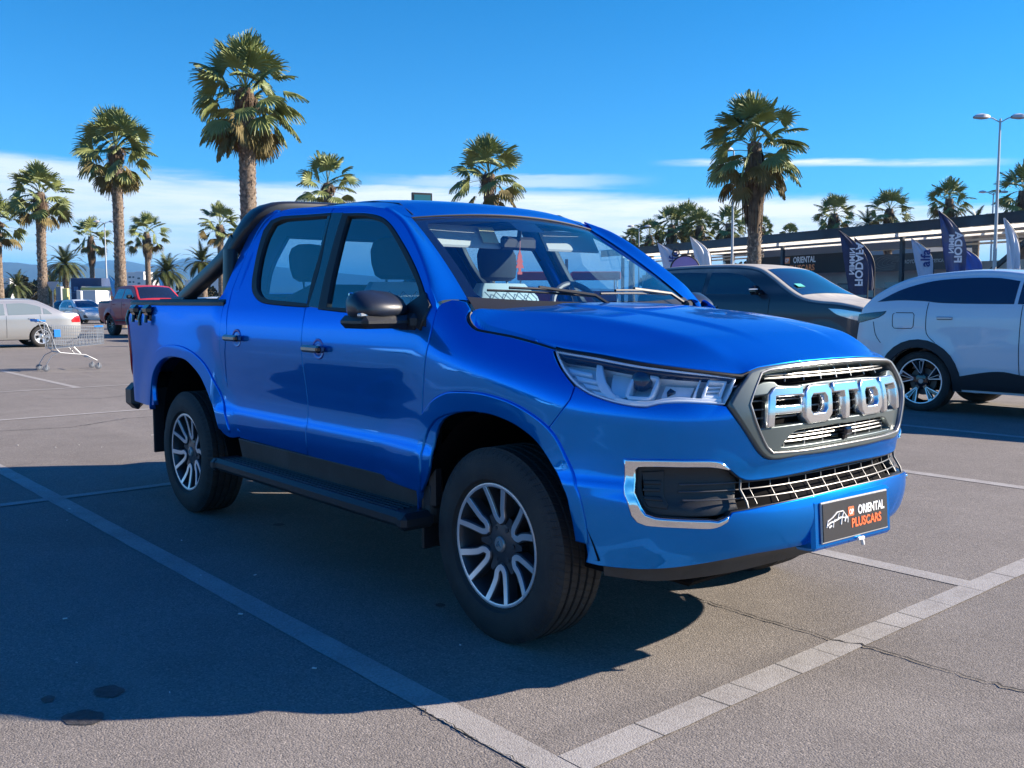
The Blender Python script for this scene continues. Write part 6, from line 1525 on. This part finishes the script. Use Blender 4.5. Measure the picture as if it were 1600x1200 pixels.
# ---- silver sedan on the left, heading along the aisle
svp=carpaint('silver beige paint',(.40,.40,.39),.55,.35,False)
WTv=[(.2,.80),(.35,.85),(.6,.875),(.85,.875),(.95,.86),(1.1,.80),(1.25,.72),(1.40,.62),(1.45,.55)]
pv=[(3.55,.28),(3.62,.50),(3.55,.70),(3.30,.80),(2.45,.93),(1.62,1.36),(1.20,1.43),(.45,1.435),(.05,1.38),(-.62,1.05),(-.95,1.03),(-1.08,.98),(-1.13,.80),(-1.16,.52),(-1.08,.30)]
p0=onp_=None
T,SS,wd_=car('silver beige sedan at the left edge, only its rear half in view','car',None,(-29.0,4.68),R(-90)+R(0),svp,pv,WTv,(0,2.65),.315,.24,
    [[(-.30,.985),(-.05,.99),(-.06,1.17),(-.15,1.13)],[(.0,.99),(.92,.965),(.92,1.30),(.45,1.315),(.08,1.23),(.0,1.20)],[(1.0,.965),(2.0,.92),(1.45,1.20),(1.2,1.28),(1.0,1.30)]],palew,
    glass_ids=(4,8),rc=.06,lamps=(([(-1.10,.93),(-.98,.935),(-.83,.80),(-.85,.73),(-1.12,.73)],lampr,'tail_lamp'),),
    lines=([(.05,.97),(.05,.75),(.28,.55)],[(.97,.95),(.97,.30)]),handles=((.28,.86),(1.22,.84)),mir=(1.85,.98,svp),ends=(.4,.3),spokes='V',wheelkw=dict(Rr=.205,wd_=.20,dark=silverp,bright=alum))
m=MB(); m.tube([SS(a,.53)+np.array([0,-.012,0]) for a in np.linspace(.35,2.2,9)],.022,6); m.build('side_moulding',svp,T)
m=MB(); m.tube([(.15,0,1.40),(-.12,0,1.62)],.012,5); m.build('aerial',blackp,T)
m=MB(); m.box((1.2,0,1.46),(.1,.05,.05),bev=.01); m.build('roof_fin',svp,T)
faceplate(T,-1.16,0,.80,.42,.12,bpy.data.materials['plate white'],'licence_plate',.03,.004)
# ---- red pickup facing the camera's right
rdp=carpaint('dusty red paint',(.50,.030,.035),.1,.45,False,coat=.25)
WTr=[(.5,.86),(.8,.93),(1.1,.94),(1.3,.93),(1.45,.89),(1.7,.80),(1.95,.70),(2.02,.62)]
pr_=[(4.15,.62),(4.22,.95),(4.15,1.20),(3.9,1.32),(2.75,1.44),(2.05,1.90),(1.6,1.98),(.75,1.97),(.38,1.90),(.20,1.42),(.05,1.36),(-1.2,1.37),(-1.25,1.30),(-1.28,.80),(-1.2,.66)]
_q=spot(174,38.5); _rp=(_q[0]-math.sin(R(4))*.83,_q[1]+math.cos(R(4))*.83)
T,SS,wd_=car('lifted dusty red double cab pickup behind the shopping trolley','pickup truck',None,_rp,R(4),rdp,pr_,WTr,(0,3.2),.44,.62,
    [[(.42,1.47),(1.20,1.47),(1.20,1.85),(.62,1.85),(.52,1.75)],[(1.27,1.47),(2.40,1.46),(1.95,1.72),(1.75,1.83),(1.27,1.86)]],darkw,glass_ids=(4,8),rc=.06,black_ids=(10,),
    lamps=(([(3.55,1.28),(4.05,1.22),(4.08,1.02),(3.75,1.05)],lampw,'headlight'),([(-1.27,1.28),(-1.12,1.28),(-1.12,.98),(-1.27,.98)],lampr,'tail_lamp')),
    lines=([(.22,1.38),(.22,.7)],[(1.24,1.44),(1.24,.7)],[(2.42,1.42),(2.40,.7)]),handles=((.45,1.25),(1.45,1.24)),mir=(2.15,1.52,blackp),arch_fl=.05,ends=(.3,.15),spokes='U',wheelkw=dict(Rr=.25,wd_=.30,dark=blackg,bright=alud))
m=MB(); m.box((1.6,-.93,.62),(1.7,.16,.05),bev=.015); m.box((1.6,.93,.62),(1.7,.16,.05),bev=.015); m.build('running_board',blackp,T)
faceplate(T,4.20,0,1.05,1.0,.28,blackp,'grille',.08)
# ---- white hatchback and the others down the aisle
WTh=[(.2,.78),(.5,.86),(.8,.87),(.95,.86),(1.1,.80),(1.3,.70),(1.5,.60)]
ph=[(3.15,.28),(3.25,.50),(3.18,.72),(2.95,.86),(2.35,.98),(1.45,1.40),(1.0,1.49),(.1,1.48),(-.35,1.38),(-.62,.98),(-.70,.60),(-.65,.30)]
def hatch(label,loc,rz,paint,group='cars down the aisle'):
    return car(label,'car',group,loc,rz,paint,ph,WTh,(0,2.55),.31,.24,[[(-.28,1.02),(.72,.99),(.72,1.38),(.2,1.38),(-.2,1.26)],[(.78,.99),(1.95,.97),(1.45,1.22),(1.1,1.35),(.78,1.39)]],darkw,glass_ids=(4,8),rc=.06,
      lamps=(([(2.45,.90),(2.80,.86),(3.08,.76),(3.05,.66),(2.80,.70),(2.55,.80)],lampw,'headlight'),([(-.62,1.0),(-.45,.98),(-.5,.75),(-.67,.72)],lampr,'tail_lamp')),lines=([(.75,.97),(.75,.3)],[(1.9,.93),(1.85,.3)]),handles=((.1,.90),(1.0,.88)),mir=(1.75,1.02,paint),ends=(.45,.3),wheelkw=dict(Rr=.20,wd_=.19,dark=silverp,bright=alum),detail=.8)[0]
wh2=carpaint('plain white paint',(.70,.70,.69),0,.3,False); dk2=carpaint('dark grey paint',(.035,.04,.05),.3,.3,False)
x,y=spot(116,62); T=hatch('white hatchback angled toward the right between silver sedan and red pickup',(x,y),R(6),wh2)
m=MB(); m.box((3.22,-.62,.46),(.06,.30,.20),bev=.03); m.box((3.22,.62,.46),(.06,.30,.20),bev=.03); m.build('fog_recess',blackp,T); faceplate(T,3.25,0,.50,.9,.16,blackp,'grille',.06)
x,y=spot(103,70); hatch('dark grey estate car half hidden behind the white hatchback',(x,y),R(120),dk2)
x,y=spot(166,82); hatch('distant white car just left of the red pickup cab',(x,y),R(4),wh2)
x,y=spot(328,34); T=hatch('white car with black screen seen under the black hoop',(x,y),R(0),wh2)
x,y=spot(1290,45); hatch('dark car in front of the shops, left of the navy flag',(x,y),R(200),dk2)
x,y=spot(1385,48); hatch('dark car in front of the shops, right of the navy flag',(x,y),R(180),dk2)
# three cars in the row behind the camera's left shoulder: the blue doors mirror them
for k,(lx,ly,rz_,pt,lb) in enumerate(((-13.5,-12.5,90,wh2,'white hatchback parked outside the left edge, farthest of the outside row'),(-10.8,-12.6,90,svp,'silver hatchback parked outside the left edge, second of the outside row'),(-8.1,-12.4,90,dk2,'dark hatchback parked outside the left edge, third of the outside row'),(-5.4,-12.6,90,wh2,'white hatchback parked outside the left edge, nearest of the outside row'))):
    hatch(lb,(lx,ly),R(rz_),pt,'cars in the row outside the picture')
# ---- shopping trolley
wire=M('zinc wire',(.34,.36,.38),.4,.7); bluep=M('blue trolley plastic',(.02,.22,.62),.45); greyw=M('grey castor rubber',(.10,.11,.13),.6)
TR=empty('shopping_trolley',(-17.35,2.45,0),R(90),'empty wire shopping trolley with blue handle standing behind the pickup','shopping trolley')
# local x from the handle end (-) to the nose (+)
m=MB()
def quad(u): # basket section at u: half width, floor z, rim z
    return (.27-.05*u,.44+.07*u,.90-.05*u)
def bx(u): return -.42+.98*u
for u in np.linspace(0,1,30):
    w_,z0,z1=quad(u); x=bx(u); m.tube([(x-.10*(1-u)*(z1-z)/.5*0,y,z) for y,z in ((-w_,z1),(-w_*.88,z0),(w_*.88,z0),(w_,z1))],.0052 if u not in (0,1) else .009,4)
for f in np.linspace(0,1,7):
    for s in (-1,1): m.tube([(bx(u),s*(quad(u)[0]*(.88+.12*f)),quad(u)[1]+(quad(u)[2]-quad(u)[1])*f) for u in (0,.5,1)],.006 if f in (0.,1.) else .005,4)
for yy in np.linspace(-.22,.22,9): m.tube([(bx(0),yy,quad(0)[1]),(bx(1),yy*.8,quad(1)[1])],.004,4); m.tube([(bx(1),yy*.8,quad(1)[1]),(bx(1)+.0,yy*.8,quad(1)[2])],.004,4)
m.build('basket',wire,TR,auto=60)
m=MB()
for s in (-1,1):
    m.tube([(-.66,s*.26,1.0),(-.52,s*.27,.93),(-.44,s*.27,.72),(-.36,s*.25,.44),(-.28,s*.24,.36),(.20,s*.22,.30),(.42,s*.20,.18)],.008,7)
    m.tube([(-.30,s*.24,.37),(-.44,s*.25,.30),(-.54,s*.25,.14)],.008,7)
    m.tube([(-.02,s*.22,.46),(.1,s*.22,.33)],.011,6)
m.tube([(.30,-.21,.25),(.30,.21,.25)],.012,6); m.tube([(-.30,-.24,.37),(-.30,.24,.37)],.012,6)
m.build('frame',wire,TR)
m=MB(); m.tube([(-.66,-.27,1.0),(-.66,.27,1.0)],.020,8); m.box((-.60,-.20,.985),(.16,.10,.035),bev=.01); m.box((-.60,.20,.985),(.16,.10,.035),bev=.01); m.build('handle',bluep,TR)
m=MB(); m.box((-.33,-.275,.74),(.12,.012,.15),bev=.004); m.box((.46,-.225,.86),(.17,.02,.035),bev=.006); m.box((.56,0,.86),(.02,.36,.035),bev=.006); m.build('advert_panel',bluep,TR)
for x_,s in ((-.55,-1),(-.55,1),(.44,-1),(.44,1)):
    y_=s*(.25 if x_<0 else .20); W=empty('castor',(x_,y_,0)); W.parent=TR; m=MB(); m.lathe([(.001,-.014),(.05,-.014),(.062,-.010),(.062,.010),(.05,.014),(.001,.014)],(0,0,.062),'Y',18); m.build('tyre',greyw,W)
    m=MB(); m.lathe([(.001,-.017),(.028,-.017),(.028,.017),(.001,.017)],(0,0,.062),'Y',12); m.tube([(0,-.02,.062),(.01,-.02,.13),(.01,.02,.13),(0,.02,.062)],.008,5); m.build('fork',wire,W)
# ---- things lying on the ground
crack('crack',[(.10,.150),(.28,.139),(.57,.141),(.868,.138),(.972,.172),(1.245,.165),(1.407,.168),(1.8,.20),(2.6,.16),(4,.22)],.012,3)
crack('crack',[(-1.6,.16),(-.7,.12),(.10,.150)],.009,4)
crack('crack',[(-8.2,-1.0),(-8.0,-.2),(-8.4,.5),(-8.3,1.2)],.02,6)
crack('crack',[(-11.5,.4),(-11.0,1.0),(-11.3,1.8)],.02,8)
crack('line_edge_gap',[(.30,-1.475),(.60,-1.478),(.99,-1.476)],.006,5)
stn=M('oil stain',(.062,.057,.053),.7,var=(40,.6),bump=(150,.4))
def stain(x,y,rx,ry,seed,a=0.):
    rs=random.Random(seed); n=26; P=[]
    for k in range(n):
        t=2*math.pi*k/n; q=1+.10*math.sin(2*t+seed)+.06*math.sin(5*t+seed*2)+rs.uniform(-.03,.03); u,v=rx*q*math.cos(t),ry*q*math.sin(t); P.append((x+u*math.cos(a)-v*math.sin(a),y+u*math.sin(a)+v*math.cos(a),.0025))
    o=mk('oil_stain',P+[(x,y,.0025)],[(k,(k+1)%n,n) for k in range(n)],stn,smooth=False); o['kind']='structure'
stain(-.493,-2.215,.055,.050,1); stain(-.331,-2.347,.065,.060,2,.6); stain(-.562,-2.393,.030,.022,3); stain(-.504,-.785,.028,.02,4); stain(-2.39,-.616,.04,.03,5); stain(.05,-2.45,.015,.012,6)
litm=M('paper scrap',(.62,.60,.56),.8); rs=random.Random(9)
m=MB()
P=[]
for k in range(60):
    x,y=rs.uniform(-7,.9),rs.uniform(-3.2,1.2) 
    if -4.2<x<1.1 and -.95<y<.95: continue
    s=rs.uniform(.003,.010); a=rs.uniform(0,3); P.append((x,y))
    m.box((x,y,.006),(s*2.2,s,.004),rz=a)
o=m.build('pale_grit',litm,None,False,None); o['kind']='stuff'; o['label']='pale scraps and grit scattered over the asphalt'; o['category']='grit'
# ================================================================ air
hz_=bpy.data.materials.new('haze'); hz_.use_nodes=True; nt=hz_.node_tree; nt.nodes.clear()
pv_=node(nt,'ShaderNodeVolumePrincipled',{'Color':(.17,.52,1.,1),'Density':.00008,'Anisotropy':.0})
nt.links.new(pv_.outputs[0],node(nt,'ShaderNodeOutputMaterial').inputs['Volume'])
m=MB(); m.box((-2500,2500,244),(22600,22600,490)); o=m.build('haze',hz_,None,False,None); o['kind']='stuff'; o['label']='thin blue haze over the distant hills'; o['category']='haze'
